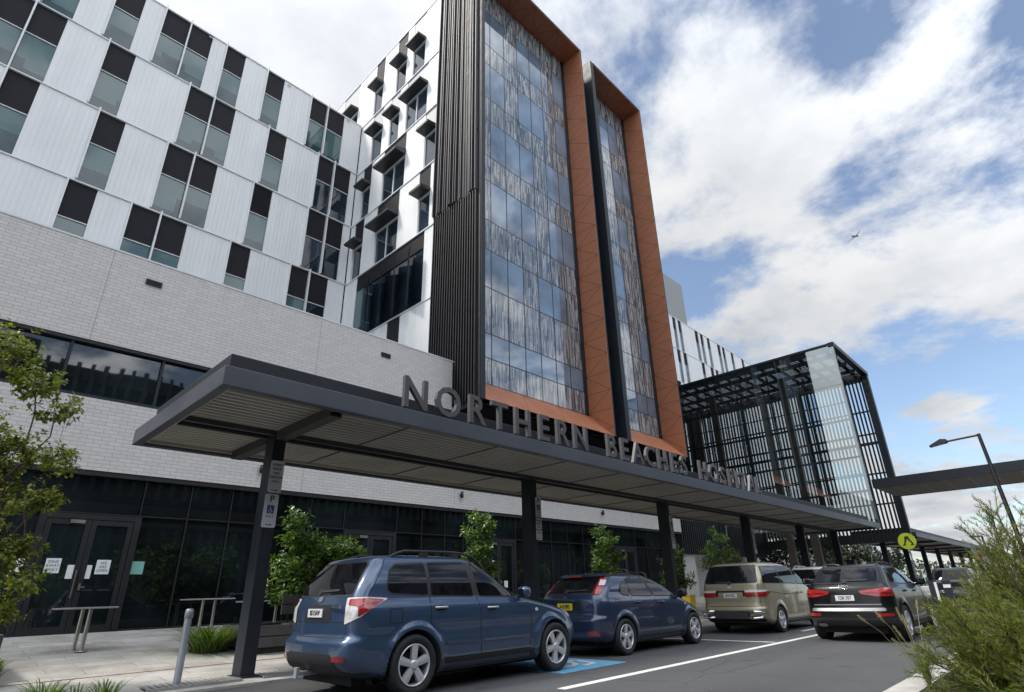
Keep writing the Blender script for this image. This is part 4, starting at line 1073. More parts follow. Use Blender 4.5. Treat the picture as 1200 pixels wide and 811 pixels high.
class Car:
    def __init__(s, sp):
        s.sp = sp; s.build_body()
    def build_body(s):
        sp = s.sp; L = sp['L']
        xr, xf, wz = pchip(sp['rear']), pchip(sp['front']), pchip(sp['width'])
        rr, rf = pchip(sp.get('rr', [(0,.2),(2,.2)])), pchip(sp.get('rf', [(0,.4),(2,.4)]))
        z0, z1 = sp['rear'][0][0], sp['rear'][-1][0]
        zs = []; z = z0
        while z < z1 - .09: zs.append(z); z += .022
        k = 12
        zs += [z1 - (z1-z)*(1-(i/k))**1.7 for i in range(k+1)]
        NE, NC, NS = 8, 9, 74
        ax = (sp['ax'], sp['ax']+sp['wb']); rw = sp['rw']
        bowr, bowf = pchip(sp.get('bowr', [(0,.06),(2,.10)])), pchip(sp.get('bowf', [(0,.16),(2,.22)]))
        rings = []
        for z in zs:
            a, b, w = xr(z), xf(z), wz(z); r1, r2 = min(rr(z), (b-a)*.3, w*.7), min(rf(z), (b-a)*.3, w*.75)
            ry1, ry2 = r1*.8, r2*.62
            half = []
            for i in range(NE): half.append((a, (w-ry1)*i/NE))
            for i in range(NC): t = PI/2*i/NC; half.append((a+r1*(1-math.cos(t)), w-ry1+ry1*math.sin(t)))
            for i in range(NS): half.append((a+r1+(b-r2-a-r1)*i/NS, w))
            for i in range(NC): t = PI/2*i/NC; half.append((b-r2+r2*math.sin(t), w-ry2+ry2*math.cos(t)))
            for i in range(NE+1): half.append((b, (w-ry2)*(1-i/NE)))
            pts = []
            for x, y in half:
                u = (x-L*.5)/(L*.5)
                yy = y*(1 - sp.get('tf',.05)*max(0,u)**2.2 - sp.get('tr',.04)*max(0,-u)**2.2)
                q = (abs(y)/max(w,.01))**2
                fb = min(1, max(0, (b-x)/(.45*(b-a)))); fa = min(1, max(0, (x-a)/(.35*(b-a))))
                x2 = x + bowr(z)*q*(1-fa)**1.5 - bowf(z)*q*(1-fb)**1.5
                if abs(y) > w*.6:
                    for c in ax:
                        d = math.hypot(x-c, (z-rw)); r0 = rw+.055
                        if d < r0+.11 and z < rw+r0+.12:
                            t = 1-max(0, d-r0-.035)/.075; t = max(0, min(1, t)); yy += sp.get('flare',.03)*t*t*(3-2*t)
                pts.append((x2, yy))
            ring = [(x, -y, z) for x, y in pts] + [(x, y, z) for x, y in pts[-2:0:-1]]
            rings.append(ring)
        n = len(rings[0]); vs = [p for r_ in rings for p in r_]; fs = []
        for i in range(len(rings)-1):
            for k in range(n): fs.append((i*n+k, i*n+(k+1) % n, (i+1)*n+(k+1) % n, (i+1)*n+k))
        m_ = MB(); m_.add(vs, fs, 0, True); m_.add(rings[0], [tuple(range(n))[::-1]], 0, False); 
        top = rings[-1]; h = n//2
        # close the roof with cross strips
        tv = list(top); tf = []
        for k in range(0, h): tf.append((k, k+1, (n-k-1) % n, (n-k) % n) if k else (0, 1, n-1))
        tf = [f for f in tf if len(set(f)) > 2]
        m_.add(tv, tf, 0, True)
        bm = bmesh.new(); me = bpy.data.meshes.new('body')
        me.from_pydata(m_.v, [], m_.f); bm.from_mesh(me); bmesh.ops.remove_doubles(bm, verts=bm.verts, dist=1e-5)
        bmesh.ops.recalc_face_normals(bm, faces=bm.faces); bm.to_mesh(me)
        s.bvh = BVHTree.FromBMesh(bm); bm.free()
        # wheel arches cut through
        cut = bpy.data.meshes.new('cut'); cb = MB()
        for c in ax:
            for sd_ in (-1, 1):
                ya, yb = sorted((sd_*1.4, sd_*(sp['hw']-.34)))
                cb.prism([(c+(rw+.055)*math.cos(2*PI*i/48), rw+(rw+.055)*math.sin(2*PI*i/48)) for i in range(48)], 1, ya, yb)
        cut.from_pydata(cb.v, [], cb.f)
        bmc = bmesh.new(); bmc.from_mesh(cut); bmesh.ops.recalc_face_normals(bmc, faces=bmc.faces); bmc.to_mesh(cut); bmc.free()
        me.materials.append(s.sp['paint']); cut.materials.append(M['under'])
        oa = bpy.data.objects.new('body', me); ob = bpy.data.objects.new('cutter', cut); COL.objects.link(oa); COL.objects.link(ob)
        md = oa.modifiers.new('b', 'BOOLEAN'); md.operation = 'DIFFERENCE'; md.object = ob; md.solver = 'EXACT'
        try: md.material_mode = 'TRANSFER'
        except Exception: pass
        bpy.context.view_layer.update()
        s.me = bpy.data.meshes.new_from_object(oa.evaluated_get(bpy.context.evaluated_depsgraph_get()))
        bpy.data.objects.remove(oa); bpy.data.objects.remove(ob)
        s.me.name = 'body'
        for p in s.me.polygons: p.use_smooth = True
    # ---- pieces laid on the body surface
    def lay(s, mb, pts, view, off=.004, step=.055, mi=0, ang=45):
        """outline in the 2D coordinates of a view ('R','L' sides: x,z; 'B' back, 'F' front: y,z; 'C','D' rear right/left corner: t,z) projected on the body"""
        bm = bmesh.new()
        vs = [bm.verts.new((p[0], p[1], 0)) for p in pts]
        try: bm.faces.new(vs)
        except ValueError: bm.free(); return
        xs_ = [p[0] for p in pts]; zs_ = [p[1] for p in pts]
        for ax_, lo, hi in ((0, min(xs_), max(xs_)), (1, min(zs_), max(zs_))):
            q = lo + step
            while q < hi:
                co = [0,0,0]; co[ax_] = q; no = [0,0,0]; no[ax_] = 1
                bmesh.ops.bisect_plane(bm, geom=bm.verts[:]+bm.edges[:]+bm.faces[:], plane_co=co, plane_no=no)
                q += step
        bmesh.ops.triangulate(bm, faces=[f for f in bm.faces if len(f.verts) > 4])
        ca, sa = math.cos(rad(ang)), math.sin(rad(ang))
        out = []; last = None
        for v in bm.verts:
            a, z = v.co.x, v.co.y
            if view in 'RL': sg_ = -1 if view == 'R' else 1; o = Vector((a, 3*sg_, z)); d = Vector((0, -sg_, 0))
            elif view == 'B': o = Vector((-3, a, z)); d = Vector((1, 0, 0))
            elif view == 'F': o = Vector((9, a, z)); d = Vector((-1, 0, 0))
            elif view == 'T': o = Vector((a, z, 4)); d = Vector((0, 0, -1))
            else:
                sg_ = -1 if view == 'C' else 1
                d = Vector((ca, -sg_*sa, 0)); t_ = Vector((sa, sg_*ca, 0))
                o = t_*a + Vector((0, 0, z)) - d*5
            hit, nrm, _, _ = s.bvh.ray_cast(o, d)
            if hit is None: 
                hit = last or Vector((0,0,z)); nrm = -d
            if nrm.dot(d) > 0: nrm = -nrm
            last = hit
            out.append(hit + (nrm*.6 - d*.4).normalized()*off)
        bm.verts.index_update()
        fs = [[v.index for v in f.verts] for f in bm.faces]
        # face the viewer
        f2 = []
        dd = d
        for f in fs:
            a_, b_, c_ = out[f[0]], out[f[1]], out[f[2]]
            f2.append(f if (b_-a_).cross(c_-a_).dot(dd) < 0 else f[::-1])
        mb.add(out, f2, mi, True); bm.free()
    def corner_t(s, x, y, view, ang=45):
        sg_ = -1 if view == 'C' else 1
        return x*math.sin(rad(ang)) + y*sg_*math.cos(rad(ang))
    def line(s, mb, pts, view, w=.010, off=.0025, mi=0, step=.07):
        for a, b in zip(pts, pts[1:]):
            a = Vector(a); b = Vector(b)
            if (b-a).length < 1e-6: continue
            d = (b-a).normalized(); n_ = Vector((-d.y, d.x))*w/2; e = d*w*.4
            s.lay(mb, [tuple(a-n_-e), tuple(b-n_+e), tuple(b+n_+e), tuple(a+n_-e)], view, off, step, mi)

def wheel(t, x, side, y, rw, spokes=5, seed=0, dark=False, cover=None):
    """a wheel: rim with spokes, and the tyre round it"""
    wd = .215; rim_r = rw*.69
    c = (x, y, rw); o = side            # side -1: outer face towards -Y
    mb = MB()
    mb.lathe([(rim_r*.99, o*-.06), (rim_r, 0), (rim_r*.985, o*.012), (rim_r*.93, o*.010), (rim_r*.91, o*-.012), (rim_r*.90, o*-.13)], c, 'y', 40)
    mb.lathe([(0, o*.012), (.035, o*.012), (.06, o*.004), (.068, o*-.03)], c, 'y', 20)
    for k in range(spokes):
        a = 2*PI*k/spokes + seed
        ca, sa = math.cos(a), math.sin(a)
        def P(r, t, d): return (c[0]+ca*r-sa*t, c[1]+o*d, c[2]+sa*r+ca*t)
        w0, w1 = rim_r*.155, rim_r*.20
        vs = [P(.045,-w0,-.002), P(.045,w0,-.002), P(rim_r*.93,w1,.004), P(rim_r*.93,-w1,.004), P(.045,-w0*1.1,-.04), P(.045,w0*1.1,-.04), P(rim_r*.93,w1*1.1,-.035), P(rim_r*.93,-w1*1.1,-.035), P(.045,0,.006), P(rim_r*.93,0,.012)]
        mb.add(vs, [(0,8,9,3),(8,1,2,9),(4,0,3,7),(1,5,6,2)], 0)
    wh = mb.build('wheel', M['alloy'], t, local=True)
    mb = MB()
    mb.lathe([(rim_r*.97, o*-.02), (rim_r*1.03, o*.006), (rw*.86, o*.022), (rw*.94, o*.016), (rw*.985, o*-.004), (rw, o*-.03), (rw, o*-wd+o*.03), (rw*.97, o*-wd), (rim_r, o*-wd)], c, 'y', 48)
    for g_ in (.07, .107, .145): mb.lathe([(rw+.0008, o*-(g_-.004)), (rw+.001, o*-(g_+.004))], c, 'y', 48, 1)
    ty = mb.build('tyre', [M['rubber'], M['seam']], wh, local=True)
    mb = MB(); mb.lathe([(0, o*-.09), (rim_r*.62, o*-.09)], c, 'y', 28); mb.lathe([(rim_r*.62, o*-.09), (rim_r*.62, o*-.12)], c, 'y', 28); mb.build('brake_disc', M['fin'], wh, local=True)
    return wh

def make_car(sp, name, label, cat, loc, group=None, rz=0.0):
    C = Car(sp); L = sp['L']; hw = sp['hw']; rw = sp['rw']
    t = thing(name, label, cat, loc, rz, group)
    b = bpy.data.objects.new('body', C.me); COL.objects.link(b); b.parent = t; WM[b.name] = WM[t.name]
    P = lambda mb, nm, mt, par=t: mb.build(nm, mt, par, local=True)
    ax = (sp['ax'], sp['ax']+sp['wb'])
    # underbody and wheel wells
    mb = MB(); mb.box(.30, L-.35, -hw+.30, hw-.30, .17, .62); mb.box(ax[0]-.04, ax[0]+.04, -hw+.2, hw-.2, rw-.04, rw+.04); mb.box(ax[1]-.04, ax[1]+.04, -hw+.2, hw-.2, rw-.04, rw+.04)
    mb.lathe([(.07, -.35), (.08, 0), (.07, .3)], (.55, -hw*.45, .24), 'y', 12)
    P(mb, 'underbody', M['under'])
    for i, x in enumerate(ax):
        for sd_ in (-1, 1): wheel(t, x, sd_, sd_*(hw-.012), rw, sp.get('spokes', 5), .3+i*.5)
    # windows on both sides
    for view in 'RL':
        for k, w_ in enumerate(sp['side_win']):
            p = rpoly(w_, .035)
            mb = MB(); C.lay(mb, grow(p, .018), view, .003, .06); sr = P(mb, 'window_surround', M['plastic'])
            mb = MB(); C.lay(mb, p, view, .0065, .06); P(mb, 'window', M['car_glass'], t)
        if 'pillar' in sp:
            for q in sp['pillar']:
                mb = MB(); C.lay(mb, q, view, .005, .06); P(mb, 'pillar_trim', M['plastic'])
        mb = MB()
        for ln in sp['seams']: C.line(mb, ln, view)
        P(mb, 'door_seam', M['seam'])
        for hx, hz in sp['handles']:
            m2 = MB(); sg_ = -1 if view == 'R' else 1
            hit, nr, _, _ = C.bvh.ray_cast(Vector((hx, 3*sg_, hz)), Vector((0, -sg_, 0)))
            yy = hit.y + sg_*.024
            m2.tube([(hx-.10, hit.y, hz), (hx-.085, yy, hz), (hx+.085, yy, hz), (hx+.10, hit.y, hz)], [.012,.016,.016,.012], 8)
            P(m2, 'door_handle', sp.get('handle_mat', sp['paint']))
            m2 = MB(); C.lay(m2, rpoly([(hx-.055,hz-.035),(hx+.055,hz-.035),(hx+.055,hz+.03),(hx-.055,hz+.03)], .03), view, .002, .05); P(m2, 'handle_recess', M['seam'])
        if 'sill' in sp:
            mb = MB(); C.lay(mb, sp['sill'], view, .004, .09); P(mb, 'sill_trim', M['plastic'])
        for ml in sp.get('mould', []):
            mb = MB(); C.lay(mb, rpoly(ml, .015), view, .009, .09); P(mb, 'side_moulding', sp['paint'])
        if 'indicator' in sp:
            ix, iz = sp['indicator']
            mb = MB(); C.lay(mb, [(ix+.035*math.cos(a*PI/6), iz+.026*math.sin(a*PI/6)) for a in range(12)], view, .006, .05); P(mb, 'side_indicator', M['white_lens'])
    # rear
    mb = MB(); rwp = rpoly(sp['rear_win'], .05); C.lay(mb, grow(rwp, .02), 'B', .003, .06); P(mb, 'window_surround', M['plastic'])
    mb = MB(); C.lay(mb, rwp, 'B', .0065, .06); rwin = P(mb, 'rear_window', M['car_glass'])
    mb = MB()
    for ln in sp['rear_seams']: C.line(mb, ln, 'B')
    P(mb, 'tailgate_seam', M['seam'])
    for nm, poly, mt, off in sp.get('rear_pieces', []):
        mb = MB(); C.lay(mb, rpoly(poly, .02), 'B', off, .06); P(mb, nm, mt)
    for view in 'CD':
        o0 = None
        for i, (nm, poly, mt, off) in enumerate(sp['corner_lights']):
            pts = [(C.corner_t(x, -abs(y) if view == 'C' else abs(y), view), z) for x, y, z in poly]
            mb = MB(); C.lay(mb, rpoly(pts, .02), view, off, .035)
            o = P(mb, nm, mt, t if i == 0 or o0 is None else o0)
            if i == 0: o0 = o
    # wiper and high brake light
    if 'wiper' in sp:
        (ya, za), (yb, zb_) = sp['wiper']
        mb = MB(); C.lay(mb, [(ya, za), (yb, zb_-.012), (yb, zb_+.012), (ya, za+.03)], 'B', .018, .06); C.lay(mb, rpoly([(ya-.05, za-.03), (ya+.05, za-.03), (ya+.05, za+.05), (ya-.05, za+.05)], .03), 'B', .014, .06); P(mb, 'rear_wiper', M['plastic'])
    # number plate with its characters
    py, pz, pw, ph, pm, txt = sp['plate']
    hit, nr, _, _ = C.bvh.ray_cast(Vector((-3, py, pz)), Vector((1, 0, 0)))
    px = hit.x - .016
    mb = MB(); mb.box(px, px+.012, py-pw/2, py+pw/2, pz-ph/2, pz+ph/2); pl = P(mb, 'number_plate', pm)
    Mx = face_mat((px-.002, py, pz), (-1,0,0))
    o = text_mesh(txt, ph*.82, .002, M['ink'], 'characters', None or Mx, None, offset=.002, sx=.78); o.parent = pl
    # windscreen, headlights, mirrors
    mb = MB(); C.lay(mb, rpoly(sp['screen'], .05), 'F', .005, .06); P(mb, 'windscreen', M['car_glass'])
    for sg_ in (-1, 1):
        mb = MB(); C.lay(mb, rpoly([(sg_*a, z) for a, z in sp['headlight']], .03), 'F', .006, .05); P(mb, 'headlight', M['white_lens'])
        mx_, mz = sp['mirror']
        hit, nr, _, _ = C.bvh.ray_cast(Vector((mx_, 3*sg_, mz)), Vector((0, -sg_, 0)))
        y0 = hit.y
        mb = MB(); n_ = 14
        prof = [(0,.6),(.02,.92),(.07,1.0),(.13,.86),(.165,.45),(.17,.05)]
        vs = []; fs = []
        for dx, sc_ in prof:
            for k in range(n_):
                a = 2*PI*k/n_; cy, cz = math.cos(a), math.sin(a)
                cy = math.copysign(abs(cy)**.6, cy); cz = math.copysign(abs(cz)**.6, cz)
                vs.append((mx_-.05+dx, y0+sg_*(.155+.10*cy*sc_), mz+.055+.085*cz*sc_))
        for i in range(len(prof)-1):
            for k in range(n_): fs.append((i*n_+k, i*n_+(k+1) % n_, (i+1)*n_+(k+1) % n_, (i+1)*n_+k))
        mb.add(vs, fs, 0, True); mb.add(vs[-n_:], [tuple(range(n_))], 0)
        mb.tube([(mx_+.02, y0-sg_*.02, mz-.01), (mx_+.02, y0+sg_*.09, mz+.01)], .028, 8)
        mi_ = P(mb, 'mirror', sp.get('mirror_mat', sp['paint']))
        mb = MB(); mb.add([(mx_-.052, v[1], v[2]) for v in vs[:n_]], [tuple(range(n_))], 0); P(mb, 'mirror_glass', M['car_glass'], mi_)
    for (x0, x1, yy, h_) in sp.get('rails', []):
        for sg_ in (-1, 1):
            def top(x, y):
                hit = C.bvh.ray_cast(Vector((x, y, 4)), Vector((0,0,-1)))[0]; return hit.z
            pts = []
            k = 14
            for i in range(k+1):
                x = x0+(x1-x0)*i/k; e = min(1, min(i, k-i)/1.6)
                pts.append((x, sg_*yy, top(x, sg_*yy) + h_*e**.6 + (.0 if e == 1 else -.01)))
            mb = MB(); mb.tube(pts, .019, 8)
            for x in (x0+(x1-x0)*.33, x0+(x1-x0)*.66): mb.box(x-.07, x+.07, sg_*yy-.014, sg_*yy+.014, top(x, sg_*yy)-.01, top(x, sg_*yy)+h_)
            P(mb, 'roof_rail', sp.get('rail_mat', M['plastic']))
    for x in sp.get('bars', []):
        def top(x, y):
            hit = C.bvh.ray_cast(Vector((x, y, 4)), Vector((0,0,-1)))[0]; return hit.z if hit else sp['rear'][-1][0]-.06
        y_ = hw*.60; zt = top(x, 0)+.07
        mb = MB(); mb.tube([(x, -y_, top(x, -y_)-.01), (x, -y_+.03, zt-.02), (x, -y_+.08, zt), (x, y_-.08, zt), (x, y_-.03, zt-.02), (x, y_, top(x, y_)-.01)], .017, 8); P(mb, 'roof_bar', M['plastic'])
    return C, t, P

def sill_poly(sp_ax, wb, rw, z0, z1):
    return [(sp_ax+rw+.07, z0), (sp_ax+wb-rw-.07, z0), (sp_ax+wb-rw-.07, z1), (sp_ax+rw+.07, z1)]

# ---- blue wagon-bodied SUV, nearest
blue = m_paint('blue_car_paint', (.030,.062,.130))
S1 = dict(L=4.60, hw=.895, ax=1.0, wb=2.72, rw=.348, paint=blue, flare=.035, tf=.07, tr=.03,
  rear=[(.22,.42),(.30,.16),(.38,.05),(.50,.0),(.64,.005),(.69,.05),(.73,.085),(.85,.095),(1.02,.10),(1.12,.13),(1.20,.165),(1.40,.275),(1.56,.375),(1.62,.42),(1.645,.50),(1.665,.75),(1.68,1.15)],
  front=[(.22,4.20),(.30,4.46),(.42,4.56),(.55,4.60),(.66,4.58),(.76,4.52),(.84,4.42),(.90,4.24),(.96,3.98),(1.02,3.66),(1.08,3.38),(1.12,3.22),(1.20,3.08),(1.36,2.82),(1.52,2.55),(1.60,2.38),(1.64,2.22),(1.665,2.0),(1.68,1.6)],
  width=[(.22,.80),(.30,.86),(.42,.885),(.56,.89),(.70,.88),(.84,.885),(.95,.88),(1.03,.865),(1.10,.835),(1.18,.815),(1.30,.792),(1.40,.760),(1.50,.716),(1.57,.676),(1.62,.640),(1.645,.60),(1.665,.53),(1.68,.38)],
  rr=[(.2,.30),(.6,.24),(.72,.20),(1.1,.16),(1.6,.17),(1.68,.2)], rf=[(.2,.5),(.7,.5),(.9,.42),(1.12,.30),(1.6,.25),(1.68,.3)],
  bowr=[(.2,.08),(.65,.08),(1.2,.06),(1.68,.10)], bowf=[(.2,.15),(.8,.2),(1.1,.30),(1.68,.22)],
  side_win=[[(.60,1.24),(.66,1.19),(1.22,1.155),(1.22,1.555),(.76,1.535),(.66,1.46)], [(1.28,1.152),(2.02,1.13),(1.93,1.575),(1.28,1.56)], [(2.13,1.128),(2.94,1.105),(2.96,1.155),(2.44,1.52),(2.05,1.575)]],
  pillar=[[(2.02,1.135),(2.13,1.13),(2.05,1.58),(1.93,1.58)], [(1.22,1.155),(1.28,1.155),(1.28,1.56),(1.22,1.56)]],
  seams=[[(1.25,1.14),(1.25,.80),(1.36,.72)], [(2.08,1.12),(2.12,.95),(2.13,.40)], [(3.05,1.09),(3.16,.95),(3.18,.62),(3.12,.42)], [(1.40,.38),(3.12,.38)], [(.62,1.60),(.30,1.12)], [(.62,1.0),(.80,1.0),(.80,.84),(.62,.84),(.62,1.0)]],
  handles=[(1.42,.995),(2.36,.965)], handle_mat=mat('silver_handle', (.5,.51,.53), .35, .6), indicator=(3.30,.905),
  sill=None, mould=[[(1.50,.545),(2.09,.535),(2.09,.575),(1.52,.585)],[(2.16,.535),(3.05,.53),(3.05,.568),(2.16,.573)]],
  rear_win=[(-.655,1.185),(.655,1.185),(.565,1.565),(-.565,1.565)],
  rear_seams=[[(-.66,1.14),(-.66,.70)], [(.66,1.14),(.66,.70)], [(-.66,.705),(.66,.705)], [(-.62,.87),(.62,.87)]],
  rear_pieces=[('bumper_trim', [(-.84,.25),(.84,.25),(.84,.31),(.66,.34),(.52,.53),(-.52,.53),(-.66,.34),(-.84,.31)], M['plastic'], .006),
               ('plate_recess', [(-.34,.885),(.34,.885),(.30,1.07),(-.30,1.07)], M['seam'], .003),
               ('reflector', [(-.76,.455),(-.57,.455),(-.57,.505),(-.76,.505)], M['red_lens'], .012), ('reflector', [(.57,.455),(.76,.455),(.76,.505),(.57,.505)], M['red_lens'], .012),
               ('badge', [(-.055,1.105),(.055,1.105),(.055,1.165),(-.055,1.165)], M['chrome'], .010)],
  corner_lights=[('tail_light', [(.10,.66,1.145),(.10,.66,.845),(.26,.80,.93),(.55,.87,1.13),(.30,.84,1.15)], M['white_lens'], .008),
                 ('red_segment', [(.10,.72,1.13),(.10,.72,1.06),(.20,.80,1.05),(.21,.80,.925),(.34,.84,1.0),(.50,.87,1.115),(.30,.84,1.135)], M['red_lens'], .013)],
  wiper=((.10,1.21),(-.36,1.235)), plate=(.04,.975,.37,.10,M['plate_white'],'BD15AW'),
  screen=[(-.70,1.14),(.70,1.14),(.58,1.56),(-.58,1.56)], headlight=[(.50,.72),(.80,.76),(.82,.88),(.62,.90),(.48,.80)],
  mirror=(2.95,1.10), rails=[(.72,2.42,.60,.075)])
S1['sill'] = sill_poly(1.0, 2.72, .348, .24, .375)
C1, t1, P1 = make_car(S1, 'parked_car', 'light blue tall wagon with black roof rails parked nearest the camera', 'car', (3.75, 7.35, 0), 'cars parked along the kerb')
mb = MB(); mb.tube([(.62,-.05,1.66),(.52,-.05,1.80)], [.006,.003], 6); P1(mb, 'aerial', M['plastic'])
mb = MB(); mb.box(-.04,.25,.06,.12,.27,.32); mb.box(-.07,-.035,.055,.125,.25,.37); P1(mb, 'tow_bar', M['steel'])
o = text_mesh('FORESTER', .055, .003, M['chrome'], 'badge_lettering', face_mat((.086,-.45,1.045), (-1,0,0)), None, offset=.001); o.parent = t1

# ---- dark blue hatchback
navy = m_paint('navy_car_paint', (.017,.034,.080))
S2 = dict(L=4.38, hw=.885, ax=.83, wb=2.68, rw=.318, paint=navy, flare=.030, tf=.09, tr=.05,
  rear=[(.19,.40),(.28,.10),(.36,.03),(.48,.0),(.62,.0),(.67,.03),(.71,.075),(.85,.085),(1.0,.10),(1.06,.13),(1.12,.20),(1.25,.36),(1.36,.50),(1.405,.56),(1.43,.68),(1.455,1.0),(1.47,1.5)],
  front=[(.19,4.0),(.28,4.26),(.40,4.36),(.52,4.38),(.62,4.34),(.72,4.22),(.80,4.02),(.88,3.72),(.95,3.46),(1.0,3.30),(1.06,3.16),(1.20,2.86),(1.32,2.56),(1.40,2.30),(1.44,2.05),(1.46,1.85),(1.47,1.65)],
  width=[(.19,.79),(.28,.85),(.40,.87),(.55,.875),(.70,.87),(.85,.865),(.95,.845),(1.02,.815),(1.10,.785),(1.18,.765),(1.26,.730),(1.34,.682),(1.39,.640),(1.42,.595),(1.44,.54),(1.46,.45),(1.47,.30)],
  rr=[(.19,.34),(.6,.3),(.75,.26),(1.05,.24),(1.47,.26)], rf=[(.19,.6),(.7,.6),(.9,.42),(1.1,.3),(1.47,.3)],
  bowr=[(.2,.12),(.65,.12),(1.1,.12),(1.47,.14)],
  side_win=[[(.84,1.13),(.92,1.06),(1.15,1.04),(1.12,1.30),(.97,1.24)], [(1.21,1.04),(1.95,1.02),(1.74,1.40),(1.42,1.385),(1.19,1.33)], [(2.04,1.018),(3.12,1.0),(3.10,1.04),(2.42,1.345),(2.05,1.40),(1.83,1.40)]],
  pillar=[[(1.95,1.02),(2.04,1.02),(1.83,1.405),(1.74,1.405)]],
  seams=[[(1.16,1.02),(1.22,.85),(1.30,.74)], [(2.0,1.0),(2.05,.85),(2.05,.30)], [(3.20,.97),(3.14,.80),(3.13,.35)], [(1.25,.29),(3.13,.29)], [(.62,.98),(.76,.98),(.76,.84),(.62,.84),(.62,.98)]],
  handles=[(1.36,.915),(2.22,.895)], indicator=(3.24,.83), mould=[[(1.34,.475),(2.02,.46),(2.02,.50),(1.36,.52)],[(2.08,.46),(3.06,.455),(3.06,.495),(2.08,.50)]],
  rear_win=[(-.60,1.105),(.60,1.105),(.555,1.375),(-.555,1.375)],
  rear_seams=[[(-.60,1.07),(-.63,.74),(-.52,.655)], [(.60,1.07),(.63,.74),(.52,.655)], [(-.52,.655),(.52,.655)], [(-.36,.965),(.36,.965)]],
  rear_pieces=[('spoiler', [(-.56,1.385),(.56,1.385),(.55,1.425),(-.55,1.425)], navy, .05),
               ('brake_light', [(-.14,1.37),(.14,1.37),(.14,1.395),(-.14,1.395)], M['red_lens'], .06),
               ('plate_recess', [(-.36,.79),(.36,.79),(.36,.94),(-.36,.94)], M['seam'], .002),
               ('reflector', [(-.74,.36),(-.52,.36),(-.54,.44),(-.72,.46)], M['red_lens'], .008), ('reflector', [(.52,.36),(.74,.36),(.72,.46),(.54,.44)], M['red_lens'], .008),
               ('badge', [(-.05,1.01),(.05,1.01),(.05,1.045),(-.05,1.045)], M['chrome'], .008), ('tailgate_handle', [(-.34,.945),(.34,.945),(.32,.97),(-.32,.97)], navy, .02)],
  corner_lights=[('tail_light', [(.14,.64,1.08),(.26,.74,1.08),(.66,.66,1.385),(.56,.57,1.39)], M['red_lens'], .008),
                 ('clear_segment', [(.36,.66,1.235),(.47,.715,1.235),(.60,.68,1.335),(.50,.61,1.335)], M['white_lens'], .012)],
  wiper=((.04,1.125),(-.42,1.15)), plate=(.0,.865,.37,.125,M['plate_yellow'],'AH78FJ'),
  screen=[(-.66,1.08),(.66,1.08),(.54,1.38),(-.54,1.38)], headlight=[(.42,.62),(.76,.66),(.80,.80),(.62,.82),(.46,.72)],
  mirror=(3.02,1.0), mirror_mat=M['plastic'], bars=[1.55, 2.25])
S2['sill'] = sill_poly(.83, 2.68, .318, .20, .30)
make_car(S2, 'parked_car', 'navy hatchback with tall red tail lights and two black roof bars', 'car', (9.08, 7.66, 0), 'cars parked along the kerb')

